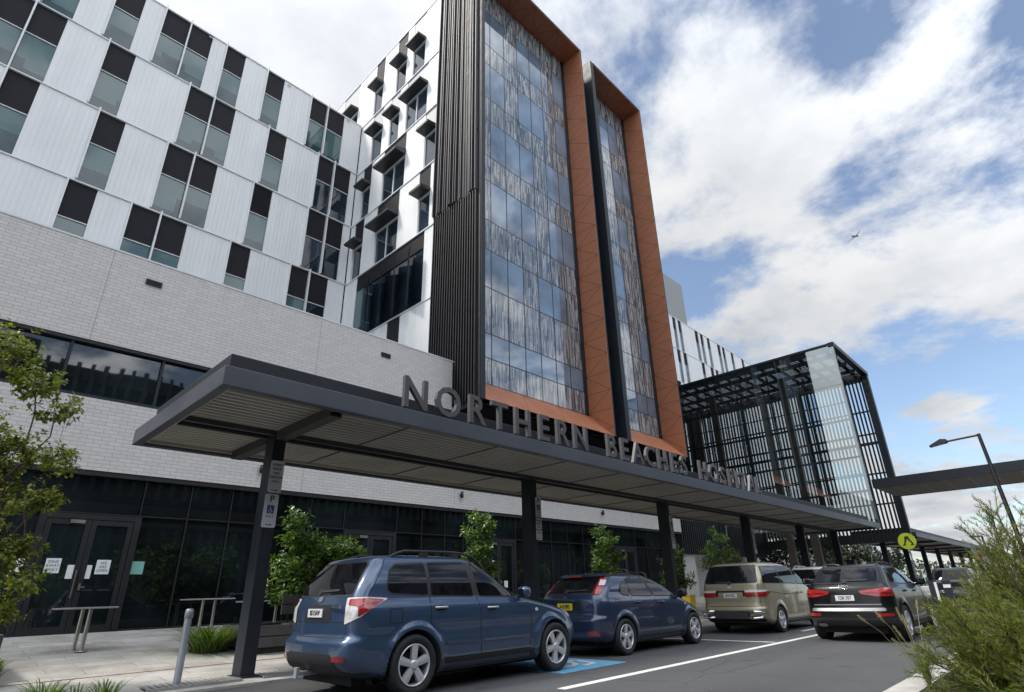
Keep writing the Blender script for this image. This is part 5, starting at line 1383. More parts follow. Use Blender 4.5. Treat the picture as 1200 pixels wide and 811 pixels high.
# ---- gold people mover
gold = m_paint('champagne_paint', (.32,.285,.19), metal=.35)
S3 = dict(L=4.75, hw=.90, ax=1.05, wb=2.9, rw=.315, paint=gold, flare=.022, tf=.08, tr=.03,
  rear=[(.20,.40),(.30,.10),(.40,.02),(.52,.0),(.60,.01),(.64,.05),(.75,.08),(.95,.09),(1.18,.11),(1.26,.14),(1.45,.22),(1.62,.30),(1.68,.34),(1.72,.44),(1.755,.75),(1.775,1.3)],
  front=[(.20,4.4),(.30,4.62),(.45,4.73),(.58,4.75),(.70,4.70),(.80,4.60),(.90,4.44),(1.0,4.22),(1.06,4.08),(1.20,3.86),(1.40,3.52),(1.56,3.2),(1.66,2.9),(1.72,2.55),(1.76,2.2),(1.775,1.9)],
  width=[(.20,.82),(.30,.875),(.45,.895),(.62,.895),(.80,.89),(1.0,.88),(1.15,.86),(1.22,.850),(1.34,.832),(1.46,.80),(1.58,.755),(1.65,.718),(1.69,.68),(1.72,.64),(1.755,.54),(1.775,.35)],
  rr=[(.2,.34),(.6,.3),(1.2,.22),(1.77,.25)], rf=[(.2,.6),(.8,.6),(1.1,.4),(1.77,.35)], bowr=[(.2,.10),(1.2,.07),(1.77,.10)], bowf=[(.2,.25),(.9,.3),(1.77,.3)],
  side_win=[[(.34,1.225),(1.46,1.21),(1.44,1.645),(.54,1.625)], [(1.52,1.21),(2.62,1.19),(2.50,1.65),(1.50,1.648)], [(2.70,1.188),(3.62,1.165),(3.60,1.21),(3.05,1.56),(2.60,1.65)]],
  seams=[[(1.50,1.20),(1.52,.70),(1.48,.62)], [(2.66,1.18),(2.70,.34)], [(3.72,1.12),(3.70,.34)], [(1.5,.33),(3.70,.33)], [(.55,1.0),(1.5,.93),(2.66,.90)]],
  handles=[(2.52,.96),(2.84,.955)], sill=None,
  rear_win=[(-.72,1.235),(.72,1.235),(.64,1.655),(-.64,1.655)],
  rear_seams=[[(-.74,1.2),(-.76,.66)], [(.74,1.2),(.76,.66)], [(-.76,.66),(.76,.66)]],
  rear_pieces=[('light_bar', [(-.66,.90),(.66,.90),(.66,1.04),(-.66,1.04)], mat('dark_red_bar', (.05,.012,.015), .2, coat=1), .004),
               ('garnish', [(-.34,.86),(-.24,.80),(.24,.80),(.34,.86),(.34,1.0),(-.34,1.0)], gold, .010),
               ('plate_shade', [(-.36,1.0),(.36,1.0),(.36,1.04),(-.36,1.04)], M['seam'], .012),
               ('badge', [(-.05,1.10),(.05,1.10),(.05,1.15),(-.05,1.15)], M['chrome'], .008),
               ('bumper_trim', [(-.80,.24),(.80,.24),(.80,.36),(-.80,.36)], M['plastic'], .006)],
  corner_lights=[('tail_light', [(.09,.42,1.0),(.09,.42,.885),(.30,.86,.885),(.58,.88,.97),(.50,.88,1.015),(.2,.80,1.01)], M['red_lens'], .012),
                 ('clear_segment', [(.09,.42,1.05),(.09,.42,.995),(.22,.82,.995),(.50,.88,1.02),(.34,.86,1.05)], M['white_lens'], .014)],
  wiper=((.0,1.22),(.40,1.26)), plate=(.0,.92,.36,.11,M['plate_white'],'AVH 02C'),
  screen=[(-.74,1.12),(.74,1.12),(.60,1.62),(-.60,1.62)], headlight=[(.42,.66),(.78,.72),(.80,.84),(.5,.80)],
  mirror=(3.66,1.17), mirror_mat=M['plastic'])
S3['sill'] = sill_poly(1.05, 2.9, .315, .21, .30)
C3, t3, P3 = make_car(S3, 'parked_car', 'champagne gold people mover with a tubular step on its rear bumper', 'car', (15.4, 7.20, 0), 'cars parked along the kerb')
for sg_ in (-1, 1):
    y = .62*sg_; mb = MB()
    mb.tube([(.12, y-.16*sg_, .52), (-.06, y-.14*sg_, .54), (-.09, y, .54), (-.06, y+.17*sg_, .53), (.10, y+.20*sg_, .50), (.02, y+.17*sg_, .40), (-.08, y, .38), (-.06, y-.14*sg_, .39), (.10, y-.16*sg_, .40)], .032, 10)
    P3(mb, 'step_bar', M['chrome'])
mb = MB(); mb.box(-.04, .02, -.48, .48, .40, .56); P3(mb, 'tow_beam', M['fin'])

# ---- black compact SUV driving away
blackp = m_paint('black_car_paint', (.004,.004,.005), metal=0)
blackp.node_tree.nodes['Principled BSDF'].inputs['Coat Weight'].default_value = .45; blackp.node_tree.nodes['Principled BSDF'].inputs['IOR'].default_value = 1.3
S4 = dict(L=4.40, hw=.905, ax=.86, wb=2.62, rw=.345, paint=blackp, flare=.03, tf=.07, tr=.05,
  rear=[(.22,.46),(.30,.16),(.38,.05),(.48,.0),(.60,.0),(.66,.03),(.78,.05),(.92,.06),(1.05,.09),(1.12,.14),(1.25,.32),(1.40,.52),(1.47,.60),(1.50,.68),(1.53,.95),(1.55,1.4)],
  front=[(.22,4.0),(.30,4.26),(.42,4.36),(.55,4.40),(.70,4.38),(.80,4.30),(.88,4.12),(.95,3.85),(1.0,3.6),(1.06,3.32),(1.12,3.14),(1.28,2.84),(1.40,2.58),(1.48,2.3),(1.52,2.05),(1.55,1.75)],
  width=[(.22,.82),(.30,.88),(.45,.90),(.62,.90),(.80,.90),(.94,.89),(1.02,.865),(1.10,.825),(1.25,.755),(1.40,.685),(1.47,.64),(1.50,.59),(1.53,.49),(1.55,.33)],
  rr=[(.2,.36),(.6,.32),(.95,.28),(1.5,.26)], rf=[(.2,.6),(.8,.5),(1.1,.35),(1.55,.3)], bowr=[(.2,.10),(.9,.10),(1.55,.14)],
  side_win=[[(.72,1.17),(.86,1.14),(1.10,1.13),(1.06,1.36),(.90,1.32)], [(1.16,1.13),(1.95,1.12),(1.84,1.46),(1.14,1.42)], [(2.02,1.12),(2.92,1.11),(2.88,1.16),(2.38,1.42),(1.92,1.465)]],
  seams=[[(1.12,1.1),(1.2,.85)], [(1.98,1.1),(2.02,.35)], [(3.0,1.08),(3.04,.4)], [(1.25,.36),(3.04,.36)]],
  handles=[(1.35,.97),(2.22,.96)], sill=None, mirror=(2.88,1.10),
  rear_win=[(-.64,1.165),(.64,1.165),(.57,1.44),(-.57,1.44)],
  rear_seams=[[(-.70,.62),(.70,.62)], [(-.30,.81),(.30,.81)]],
  rear_pieces=[('bumper_trim', [(-.86,.26),(.86,.26),(.86,.47),(-.86,.47)], mat('grey_bumper_plastic', (.04,.04,.043), .5), .005),
               ('bumper_strip', [(-.72,.60),(.72,.60),(.70,.66),(-.70,.66)], M['strip_metal'], .008), ('tailgate_strip', [(-.66,.715),(.66,.715),(.66,.735),(-.66,.735)], M['strip_metal'], .008),
               ('reflector', [(-.82,.50),(-.54,.50),(-.54,.56),(-.82,.56)], M['red_lens'], .009), ('reflector', [(.54,.50),(.82,.50),(.82,.56),(.54,.56)], M['red_lens'], .009),
               ('exhaust_tip', [(.48,.30),(.66,.30),(.66,.36),(.48,.36)], M['chrome'], .012),
               ('plate_recess', [(-.30,.76),(.30,.76),(.26,.93),(-.26,.93)], M['seam'], .003)],
  corner_lights=[('tail_light', [(.06,.30,.99),(.06,.34,.93),(.10,.62,.875),(.30,.90,.88),(.34,.90,1.03),(.20,.84,1.05)], M['red_lens'], .010),
                 ('lamp_bar', [(.06,.44,.965),(.06,.44,.945),(.26,.88,.92),(.26,.88,.945)], mat('dark_red_lens', (.12,.008,.01), .15, coat=1), .014)],
  wiper=((-.02,1.175),(-.44,1.195)), plate=(.0,.855,.37,.11,M['plate_white'],'CSK 557'),
  screen=[(-.68,1.13),(.68,1.13),(.56,1.45),(-.56,1.45)], headlight=[(.44,.66),(.80,.70),(.82,.80),(.48,.78)],
  rails=[(.85,2.25,.55,.05)], rail_mat=M['plastic'])
S4['sill'] = sill_poly(.86, 2.62, .345, .23, .36)
C4, t4, P4 = make_car(S4, 'moving_car', 'glossy black compact SUV with red tail lights driving along the lane', 'car', (14.06, 4.02, 0))
mb = MB()
for i in range(4):
    y = -.075 + i*.05
    for k in range(14):
        a0, a1 = 2*PI*k/14, 2*PI*(k+1)/14
        mb.tube([(.075, y+.032*math.cos(a0), 1.065+.032*math.sin(a0)), (.075, y+.032*math.cos(a1), 1.065+.032*math.sin(a1))], .0055, 5, cap=False)
P4(mb, 'ring_emblem', M['chrome'])

# ---- more distant cars: the same kinds of body in other colours
def recolour(root, swaps):
    for ch in [q for q in bpy.data.objects if q.parent == root]:
        for i, sl_ in enumerate(ch.material_slots):
            m_ = sl_.material
            if m_ in swaps:
                sl_.link = 'OBJECT'; sl_.material = swaps[m_]
def far_car(src, name, label, loc, swaps, drop=(), group=None, rz=0):
    c = copy_tree(src); c.name = name; c.location = loc; c.rotation_euler.z = rz; c['label'] = label; c['category'] = 'car'
    if group: c['group'] = group
    elif 'group' in c: del c['group']
    def walk(o):
        for ch in [q for q in bpy.data.objects if q.parent == o]:
            walk(ch)
            if ch.name.split('.')[0] in drop: bpy.data.objects.remove(ch)
    walk(c); recolour(c, swaps)
    return c
bpy.context.view_layer.update()
whitep = m_paint('white_car_paint', (.52,.52,.52), metal=0); silverp = m_paint('silver_car_paint', (.34,.35,.36), metal=.5); greyp = m_paint('dark_grey_car_paint', (.03,.03,.034))
DROP = ('badge_lettering', 'badge', 'tow_bar', 'aerial', 'number_plate', 'characters', 'ring_emblem')
far_car(t1, 'parked_car', 'white wagon with silver roof rails parked just beyond the gold people mover', (21.9, 7.35, .06), {blue: whitep, M['plastic']: silverp}, DROP, 'cars parked along the kerb')
far_car(t1, 'distant_car', 'dark SUV with high red tail lights farther down the road behind the black one', (32.5, 4.75, 0), {blue: greyp}, DROP, 'cars farther down the road')
far_car(t4, 'distant_car', 'pale silver car in the distance seen through the feathery shrub', (46, 3.7, 0), {blackp: silverp}, DROP, 'cars farther down the road')
far_car(t4, 'distant_car', 'small white car in the distance near the right edge behind the shrub', (58, 3.2, 0), {blackp: whitep}, DROP, 'cars farther down the road')
# ================================================================ vegetation
def rvec(): 
    while True:
        v = Vector((random.uniform(-1,1), random.uniform(-1,1), random.uniform(-1,1)))
        if .05 < v.length < 1: return v.normalized()
def leaf(mb, p, d, up, L, W, fold=.25, curl=.15):
    """one folded leaf blade starting at p along d"""
    d = d.normalized(); s = d.cross(up)
    if s.length < 1e-3: s = d.cross(Vector((1,.3,.2)))
    s.normalize(); n = s.cross(d)
    a = p; b = p + d*L*.5 + n*curl*L*.3; c = p + d*L - n*curl*L*.5
    l1 = p + d*L*.42 + s*W*.5 + n*fold*W; r1 = p + d*L*.42 - s*W*.5 + n*fold*W
    mb.add([a, l1, c, r1, b], [(0,4,1),(1,4,2),(0,3,4),(3,2,4)])
def limb(mb, a, b, r0, r1, wob=.06, n=5, seg=6):
    a = Vector(a); b = Vector(b); L = (b-a).length
    pts = [a + (b-a)*i/n + (rvec()*wob*L if 0 < i < n else Vector()) for i in range(n+1)]
    mb.tube(pts, [r0+(r1-r0)*i/n for i in range(n+1)], seg, cap=False)
    return pts
def leafy_tree(name, label, cat, base, clumps, trunk_h, lm, nleaf, L, W, group=None, r0=.05, whorl=True, trunk_part='trunk', spread=1.0, droop=.2):
    """clumps: (offset from base, radius). limbs reach each clump; twigs inside it carry leaves towards the light"""
    t = thing(name, label, cat, base, 0, group)
    tr = MB(); lv = MB(); b = Vector(base)
    fork = b + Vector((0,0,trunk_h))
    limb(tr, b - Vector((0,0,.1)), fork, r0, r0*.75, .03)
    tot = sum(r**2 for _, r in clumps)
    for off, r in clumps:
        c = b + Vector(off)
        pts = limb(tr, fork - Vector((0,0,random.uniform(0,trunk_h*.25))), c, r0*.5, r0*.16, .07)
        ntw = max(6, int(nleaf*r*r/tot/9))
        for k in range(ntw):
            d = rvec(); d.z = d.z*.85 + .15
            q = c + Vector((d.x, d.y, d.z*.85))*r*random.uniform(.35, 1.0)*spread
            s0 = c + (q-c)*random.uniform(.1,.5)
            if k % 2 == 0: limb(tr, s0, q, r0*.11, r0*.05, .08, 3, 4)
            dd = ((q-c).normalized()*.7 + Vector((0,0,.5)) + rvec()*.5).normalized()
            for j in range(9):
                a = j*2.4 + random.random(); 
                u = dd.orthogonal().normalized(); v = dd.cross(u)
                od = (u*math.cos(a)+v*math.sin(a))*random.uniform(.6,1.1) + dd*random.uniform(.1,.8) + Vector((0,0,-droop))*random.random()
                pp = q + dd*random.uniform(-.10,.06)*(L/.1) + rvec()*L*.3
                leaf(lv, pp, od, dd, L*random.uniform(.65,1.2), W*random.uniform(.8,1.2), .2, random.uniform(0,.35))
    tr.build('trunk', M['bark'], t)
    lv.build('crown', lm, t)
    return t
random.seed(11)
# tree at the left edge, close by
leafy_tree('street_tree', 'tall loose leafed tree in a low planter at the left edge', 'tree', (.62,11.2,.45),
  [((-.35,.3,4.45),.55),((.12,.1,3.95),.42),((.45,.0,3.55),.36),((-.45,.2,3.3),.55),((.62,-.05,2.75),.38),((.1,.05,2.85),.5),((-.3,.15,2.4),.55),((.72,0,2.2),.26),((.35,.1,2.15),.42),((-.1,0,1.6),.5),((.42,.0,1.45),.40),((.62,.05,1.0),.34),((-.2,.1,1.0),.45),((.5,.0,.62),.30),((.1,0,.55),.35)],
    .8, M['leaf_tree'], 8600, .09, .05, None, .05)
# glossy leafed shrubs along the shopfront
shr = [((6.55,12.9),2.95,'large glossy shrub in the bench planter behind the nearest car',1.0),((11.75,13.0),3.45,'slim light green tree behind the nearest car, left of the second post',.62),((18.1,13.0),3.35,'rounded green tree above the roof of the navy hatchback',.86),((23.0,13.0),3.0,'slender dark tree just right of the third canopy post',.80),((28.0,13.2),3.9,'bushy tree behind the roof of the gold people mover',1.15)]
for k, ((x, y), top, lab, wd) in enumerate(shr):
    h = top - gz(y); cl = []
    n = 11 if wd > .9 else 9
    for i in range(n):
        f = i/(n-1); z = h*(.34+.60*f); rr = wd*(1-.55*f)*.55
        a = i*2.4 + k
        cl.append(((rr*math.cos(a)*1.15, rr*math.sin(a), z), .30+.20*(1-f)*wd))
    if k == 0:
        cl = [((-.55,0,2.50),.34),((-.45,0,2.1),.42),((-.1,0,1.95),.44),((.35,0,1.95),.36),((.85,.0,1.95),.32),((1.05,0,1.85),.26),((.55,0,1.6),.5),((0,0,1.45),.6),((-.6,0,1.5),.5),((-.75,-.1,1.05),.45),((-.2,-.1,.95),.55),((.5,-.1,1.0),.55),((1.0,0,1.3),.45)]
    if k == 4: cl += [((1.2,0,2.2),.5),((-.9,.2,2.0),.5),((-1.3,0,2.5),.4)]
    leafy_tree('planter_shrub', lab, 'shrub', (x, y, gz(y)), cl, .9 if k else .5, M['leaf_shrub'], [5200,2600,2900,2000,3000][k], .15 if k == 0 else .155, .058, 'shrubs along the shopfront', .035)

# strappy grass clumps
def clump(name, label, base, n, h, spread, group, m='grass', wd=.012, lean=(0,0)):
    t = thing(name, label, 'grass clump', base, 0, group)
    mb = MB(); b = Vector(base)
    for i in range(n):
        a = random.uniform(0, 2*PI); r = random.random()**.5*spread*.35
        p = b + Vector((r*math.cos(a), r*math.sin(a), -.02)); a2 = a + random.uniform(-.5,.5)
        out = random.uniform(.15, 1.0)*spread; hh = h*random.uniform(.55,1.0)
        d = Vector((math.cos(a2), math.sin(a2), 0)); s = Vector((-d.y, d.x, 0))*wd*random.uniform(.6,1.2)
        prev = None; K = 5
        L_ = []
        for k in range(K+1):
            f = k/K; q = p + d*out*f**1.6 + Vector((lean[0]*f, lean[1]*f, hh*(f*1.35 - .55*f**2.6))); w_ = (1-f**2)*.9+.04
            L_.append((q-s*w_, q+s*w_))
        vs = [v for pr in L_ for v in pr]
        mb.add(vs, [(2*k,2*k+1,2*k+3,2*k+2) for k in range(K)])
    mb.build('blades', M[m], t)
    return t
clump('grass_clump', 'bright green strappy grass clump left of the first canopy post', (4.55,12.85,gz(12.85)), 560, .62, .95, 'grass clumps')
clump('grass_clump', 'grass clump at the foot of the planter by the left edge', (1.18,11.35,gz(11.3)), 260, .5, .34, 'grass clumps')
clump('grass_clump', 'thin grass tuft at the bottom left corner of the paving', (1.62,9.75,.0), 90, .42, .40, 'grass clumps')
clump('grass_clump', 'sparse grass tuft rising at the bottom edge near the steel bollard', (2.22,9.62,-.02), 46, .40, .34, 'grass clumps')
clump('grass_clump', 'low grass tuft between the other two tufts at the bottom edge', (1.93,9.68,-.02), 50, .34, .30, 'grass clumps')
clump('grass_clump', 'low green ground cover below the bench planter behind the bench', (6.6,12.6,gz(12.6)), 420, .55, .9, 'grass clumps')
for i, (x, y) in enumerate(((1.25,9.9),(2.05,9.72),(1.6,9.95))): pass

# feathery shrub on the median
def feather(name, label, base, branches, needles=42, nl=.050):
    t = thing(name, label, 'shrub', base, 0, 'feathery shrubs on the median')
    st = MB(); nd = MB(); b = Vector(base)
    for (tip, reach, cnt) in branches:
        tip = Vector(tip)
        pts = limb(st, b + Vector((random.uniform(-.15,.15), random.uniform(-.1,.1), 0)), tip, .016, .004, .05, 6, 5)
        for k in range(cnt):
            f = random.uniform(.25, 1.0)
            i = min(len(pts)-2, int(f*(len(pts)-1))); q = pts[i].lerp(pts[i+1], f*(len(pts)-1)-i)
            d = (tip - b).normalized()*.8 + rvec()*.75 + Vector((0,0,.30)); d.normalize()
            L = random.uniform(.5, 1.0)*reach
            e = q + d*L + Vector((0,0,-.10*L)); mid = q + d*L*.55 + Vector((0,0,.05*L))
            st.tube([q, mid, e], [.003,.002,.001], 3, cap=False)
            for j in range(needles):
                g = (j+random.random())/needles; g = .12 + .88*g
                p = q.lerp(mid, g/.55) if g < .55 else mid.lerp(e, (g-.55)/.45)
                dd = d*.85 + rvec()*.62; dd.normalize()
                s = dd.cross(rvec()).normalized()*.0024
                ln = nl*random.uniform(.6,1.2)
                nd.add([p-s, p+s, p+dd*ln+s*.5, p+dd*ln-s*.5], [(0,1,2,3)])
    st.build('stems', M['bark'], t); nd.build('foliage', M['leaf_feather'], t)
    return t
random.seed(5)
def fan(base, tips, reach, cnt): return [(tuple(Vector(base)+Vector(o)), reach, cnt) for o in tips]
def blob(n, rx, ry, z0, z1): return [(random.uniform(-rx,rx), random.uniform(-ry,ry), random.uniform(z0,z1)) for _ in range(n)]
B = (7.6,.72,.09)
feather('feathery_shrub', 'low feathery green shrub with golden tips on the median nearest the black SUV', B, fan(B, blob(30,1.0,.60,.35,.80)+blob(16,1.0,.62,.08,.35)+[(-.3,.50,.72),(.2,.55,.78),(-.7,.42,.66),(.55,.55,.70),(-.95,.35,.50)], .34, 26))
B = (6.5,.10,.09)
feather('feathery_shrub', 'middle feathery shrub, olive green, at the bottom right corner', B, fan(B, blob(26,.8,.6,.35,.95)+blob(18,.85,.75,.06,.35)+[(.2,.25,1.0),(-.2,.1,1.05)], .34, 26))
B = (8.3,.45,.09)
tips = [(-.1,.20,1.78),(-.05,.15,1.72),(.25,.28,1.58),(-.25,.0,1.5),(.1,-.15,1.7),(-.1,.40,1.45),(.3,.1,1.3),(-.4,.25,1.25),(0,.45,1.15),(.4,.38,1.0),(-.5,-.2,1.3),(.2,-.4,1.5),(.0,.55,.95),(-.4,.5,.9),(-.25,.1,1.45),(.1,.3,1.3),(-.2,-.2,1.55),(.25,-.1,1.65)]
feather('feathery_shrub', 'tallest feathery shrub with spreading tips by the right edge', B, fan(B, tips+blob(14,.7,.6,.3,.9), .36, 34))
B = (11.4,.95,.09)
feather('feathery_shrub', 'feathery shrub farther along the median behind the tallest one', B, fan(B, blob(22,1.3,.6,.5,1.15), .40, 24), 20, .08)
clump('ground_cover', 'soft green grass growing under the feathery shrubs on the median', (7.2,.55,.09), 800, .30, .9, 'grass clumps')
# fountain grass with seed heads beside the kerb
t = thing('fountain_grass', 'pale fountain grass with fuzzy seed heads arching in front of the black SUV', 'grass clump', (7.85,1.72,.10))
bl = MB(); hd = MB(); b = Vector((7.85,1.60,.08))
for i in range(110):
    a = random.uniform(0,2*PI); d = Vector((math.cos(a), math.sin(a), 0)); h = random.uniform(.3,.62); o = random.uniform(.1,.5)
    s = Vector((-d.y,d.x,0))*.004; L_ = []
    for k in range(6):
        f = k/5; q = b + d*o*f**1.5 + Vector((0,0,h*(1.4*f-.6*f**2.4))); L_ += [q-s*(1-f*.9), q+s*(1-f*.9)]
    bl.add(L_, [(2*k,2*k+1,2*k+3,2*k+2) for k in range(5)])
bl.build('blades', M['grass'], t)
for (tx, ty, tz) in ((7.15,1.95,.83),(7.55,1.88,.86),(7.75,1.78,.70),(7.9,1.74,.88),(8.3,1.6,.95),(7.65,1.8,.58),(8.0,1.72,.80)):
    tip = Vector((tx,ty,tz)); pts = [b, b.lerp(tip,.5)+Vector((0,0,.10)), tip]
    hd.tube([b, b.lerp(tip,.3)+Vector((0,0,.08)), b.lerp(tip,.65)+Vector((0,0,.09)), tip], .0022, 4)
    d = (tip - pts[1]).normalized()
    for k in range(260):
        f = random.random(); p = tip - d*.16*f; r = .016*math.sin(PI*min(1,f*.9+.1))+.003
        v = (rvec() + d*.8).normalized(); q = p + v*r*1.5; s = v.cross(rvec()).normalized()*.0012
        hd.add([p-s, p+s, q], [(0,1,2)])
hd.build('seed_head', M['straw'], t)

# background trees beyond the far canopy
random.seed(3)
def far_tree(label, x, y, h, r, grp='background trees'):
    cl = []
    for i in range(12):
        a = random.uniform(0,2*PI); f = random.random()
        cl.append(((r*.75*math.cos(a)*random.random()**.5, r*.75*math.sin(a)*random.random()**.5, h*(.35+.58*f)), r*.42*random.uniform(.7,1.2)))
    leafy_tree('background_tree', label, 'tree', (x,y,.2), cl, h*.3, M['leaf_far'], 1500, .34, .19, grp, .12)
far_tree('round dark tree behind the covered walkway, just right of the glass box', 51, 16, 4.4, 2.2)
far_tree('dark tree behind the covered walkway beside the crossing sign', 56, 15.5, 4.2, 2.6)
far_tree('dark green tree behind the dark SUV down the road', 63, 16.5, 4.6, 2.8)
far_tree('last dark tree along the covered walkway before it runs out of sight', 74, 16.5, 4.6, 3.0)
far_tree('dark tree seen between the glass box posts left of the crossing sign', 46.5, 17, 4.8, 2.4)
random.seed(8)
tb = MB()
x = 95
while x < 330:
    for k in range(90):
        v = rvec(); p = Vector((x, 25, 2.2)) + Vector((v.x*7, v.y*4, v.z*2.6)); leaf(tb, p, rvec(), rvec(), .9, .6)
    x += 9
tag(tb.build('far_tree_line', M['leaf_far']), 'low dark line of trees at the end of the street', 'trees', kind='stuff')

# ================================================================ forecourt furniture
def table(name, label, x, y, L, top, legs, wdt=.62, rz=0):
    t = thing(name, label, 'table', (x, y, gz(y)), rz, 'fixed tables on the forecourt')
    z = gz(y)
    mb = MB(); mb.box(x-L/2, x+L/2, y-wdt/2, y+wdt/2, z+top-.03, z+top); mb.build('tabletop', M['tabletop'], t, bevel=.008)
    for lx, ly in legs:
        mb = MB(); mb.tube([(x+lx, y+ly, z), (x+lx, y+ly, z+top-.03)], .035, 14); mb.lathe([(0,.0),(.10,.0),(.10,.012),(.04,.018)], (x+lx, y+ly, z), 'z', 18); mb.build('leg', M['stainless'], t)
table('outdoor_table', 'pale table on two steel legs in front of the glass doors', 2.66, 14.2, .95, .76, [(-.0,.18),(.06,-.16)])
table('outdoor_table', 'pale table on steel legs against the shopfront left of the planter', 5.55, 16.3, 1.1, .72, [(-.1,0),(.18,0)])
table('outdoor_table', 'pale table partly hidden behind the first canopy post', 6.25, 14.6, 1.1, .76, [(-.35,0),(.3,0)])
table('outdoor_table', 'pale table on steel legs seen between the shrub and the nearest car', 9.0, 15.2, 1.0, .80, [(-.2,0),(.2,0)])
# planter with slatted sides and bench
t = thing('bench_planter', 'low grey slatted planter behind the first canopy post', 'planter', (6.2,12.6,gz(12.4)))
mb = MB()
z0 = .24
for k in range(2):
    z = z0 + .06 + k*.20
    mb.box(4.95, 7.9, 11.95, 12.0, z, z+.185); mb.box(4.95, 5.0, 12.0, 13.4, z, z+.185); mb.box(4.95, 7.9, 13.4, 13.45, z, z+.185); mb.box(7.85, 7.9, 12.0, 13.4, z, z+.185)
mb.build('side_slats', M['plank'], t, bevel=.006)
mb = MB(); mb.box(5.0, 7.85, 12.0, 13.4, .2, .56); mb.build('soil', M['soil'], t)
mb = MB(); mb.box(5.05,7.8,12.02,12.06,.1,.3); mb.build('plinth', M['black'], t)
t = thing('bench', 'grey timber bench with a slatted back beside the planter shrub', 'bench', (6.6,12.2,gz(12.2)))
mb = MB()
for y in (12.02, 12.14, 12.26): mb.box(5.7, 7.85, y, y+.10, .66, .70)
mb.build('seat', M['plank'], t)
mb = MB()
for z in (.86, 1.06): mb.box(5.7, 7.85, 12.42, 12.46, z, z+.18)
mb.build('backrest', M['plank'], t, bevel=.005)
for x in (5.85, 6.75, 7.6):
    mb = MB(); mb.box(x, x+.05, 12.465, 12.50, .56, 1.22); mb.box(x, x+.05, 12.05, 12.46, .62, .655); mb.build('support', M['black'], t)
# planter at the left edge
t = thing('corner_planter', 'grey planter box at the left edge with grass at its foot', 'planter', (.6,11.4,gz(11.4)))
mb = MB(); mb.box(-.6, 1.30, 11.75, 11.80, .1, .78); mb.box(1.25, 1.30, 11.80, 13.0, .1, .78); mb.box(-.6,1.25,12.95,13.0,.1,.78); mb.build('side_slats', M['plank'], t, bevel=.008)
mb = MB(); mb.box(-.6, 1.25, 11.8, 12.95, .1, .7); mb.build('soil', M['soil'], t)
# bollard
t = thing('bollard', 'round galvanised steel bollard standing in the drain grate', 'bollard', (3.17,9.98,.05))
mb = MB(); mb.tube([(3.17,9.98,.03),(3.17,9.98,.98)], .05, 20, cap=False); mb.build('post', M['steel'], t)
mb = MB(); mb.lathe([(.052,0),(.058,.0),(.058,.10),(.045,.125),(0,.13)], (3.17,9.98,.93), 'z', 20); mb.build('cap', M['steel'], t)
# yellow bin
t = thing('waste_bin', 'small yellow bin behind the front of the navy hatchback', 'bin', (20.25,11.0,gz(11)))
mb = MB(); mb.prism([(20.05,.12),(20.4,.12),(20.43,.86),(20.02,.86)], 1, 10.84, 11.16); mb.build('body', M['yellow'], t)
mb = MB(); mb.box(20.0,20.45,10.82,11.18,.862,.90); mb.build('lid', M['yellow'], t, bevel=.02)
# dark pay machine between the far posts
t = thing('ticket_machine', 'dark upright ticket machine between the canopy posts behind the black SUV', 'machine', (35.2,9.3,.03))
mb = MB(); mb.box(35.0,35.5,9.1,9.5,.03,2.3); mb.build('cabinet', M['charcoal'], t, bevel=.03)
mb = MB(); mb.box(34.985,34.998,9.18,9.42,1.2,1.7); mb.build('screen', M['dark_glass'], t)

# street lamp
t = thing('street_lamp', 'tall black street lamp with an angular head over the median', 'lamp', (28.0,1.62,.1))
mb = MB(); mb.tube([(28,1.62,.1),(28,1.68,3.0),(28,1.80,6.45)], [.09,.075,.06], 10); mb.build('pole', M['black'], t)
mb = MB(); mb.tube([(28,1.80,6.40),(28,2.6,6.36),(28,2.95,6.34)], .04, 8); mb.build('arm', M['black'], t)
mb = MB(); mb.prism([(2.85,6.30),(2.85,6.42),(3.05,6.46),(3.45,6.27),(3.47,6.22)], 0, 27.83, 28.17); mb.build('lamp_head', M['charcoal'], t)
mb = MB(); mb.quad((27.87,2.95,6.278),(28.13,2.95,6.278),(28.13,3.40,6.22),(27.87,3.40,6.22)); mb.build('lens', M['sign_white'], t)
t = thing('street_lamp', 'small far street lamp above the end of the covered walkway', 'lamp', (70,6.8,.0))
mb = MB(); mb.tube([(70,6.8,.0),(70,6.8,4.9)], .08, 8); mb.build('pole', M['charcoal'], t)
mb = MB(); mb.box(69.8,70.2,6.75,7.7,4.86,4.98); mb.build('lamp_head', M['charcoal'], t)
# pedestrian crossing sign
def disc(mb, c, r, y0, n=28): mb.prism([(c[0]+r*math.cos(2*PI*i/n), c[1]+r*math.sin(2*PI*i/n)) for i in range(n)], 1, y0, y0+.01)
t = thing('crossing_sign', 'round yellow pedestrian sign with black walking legs on a thin pole', 'sign', (35.2,6.5,0))
cx_, cz_ = 6.5, 3.05
mb = MB(); mb.prism([(cx_+.40*math.cos(2*PI*i/32), cz_+.40*math.sin(2*PI*i/32)) for i in range(32)], 0, 35.2, 35.215); mb.build('disc', M['sign_yellow'], t)
mb = MB()
def lg(pts):
    mb.add([(35.196, cx_-a, cz_+b) for a, b in pts], [tuple(range(len(pts)))])
lg([(-.08,.23),(.02,.23),(.02,.10),(-.10,-.14),(-.08,-.20),(-.22,-.22),(-.22,-.17),(-.17,-.14),(-.10,.06)])
lg([(.0,.23),(.10,.23),(.13,.08),(.24,-.10),(.28,-.20),(.14,-.22),(.13,-.18),(.18,-.13),(.04,.06)])
mb.build('legs_symbol', M['ink'], t)
mb = MB(); mb.tube([(35.25,6.5,0),(35.25,6.5,2.75)], .035, 8); mb.build('pole', M['steel'], t)
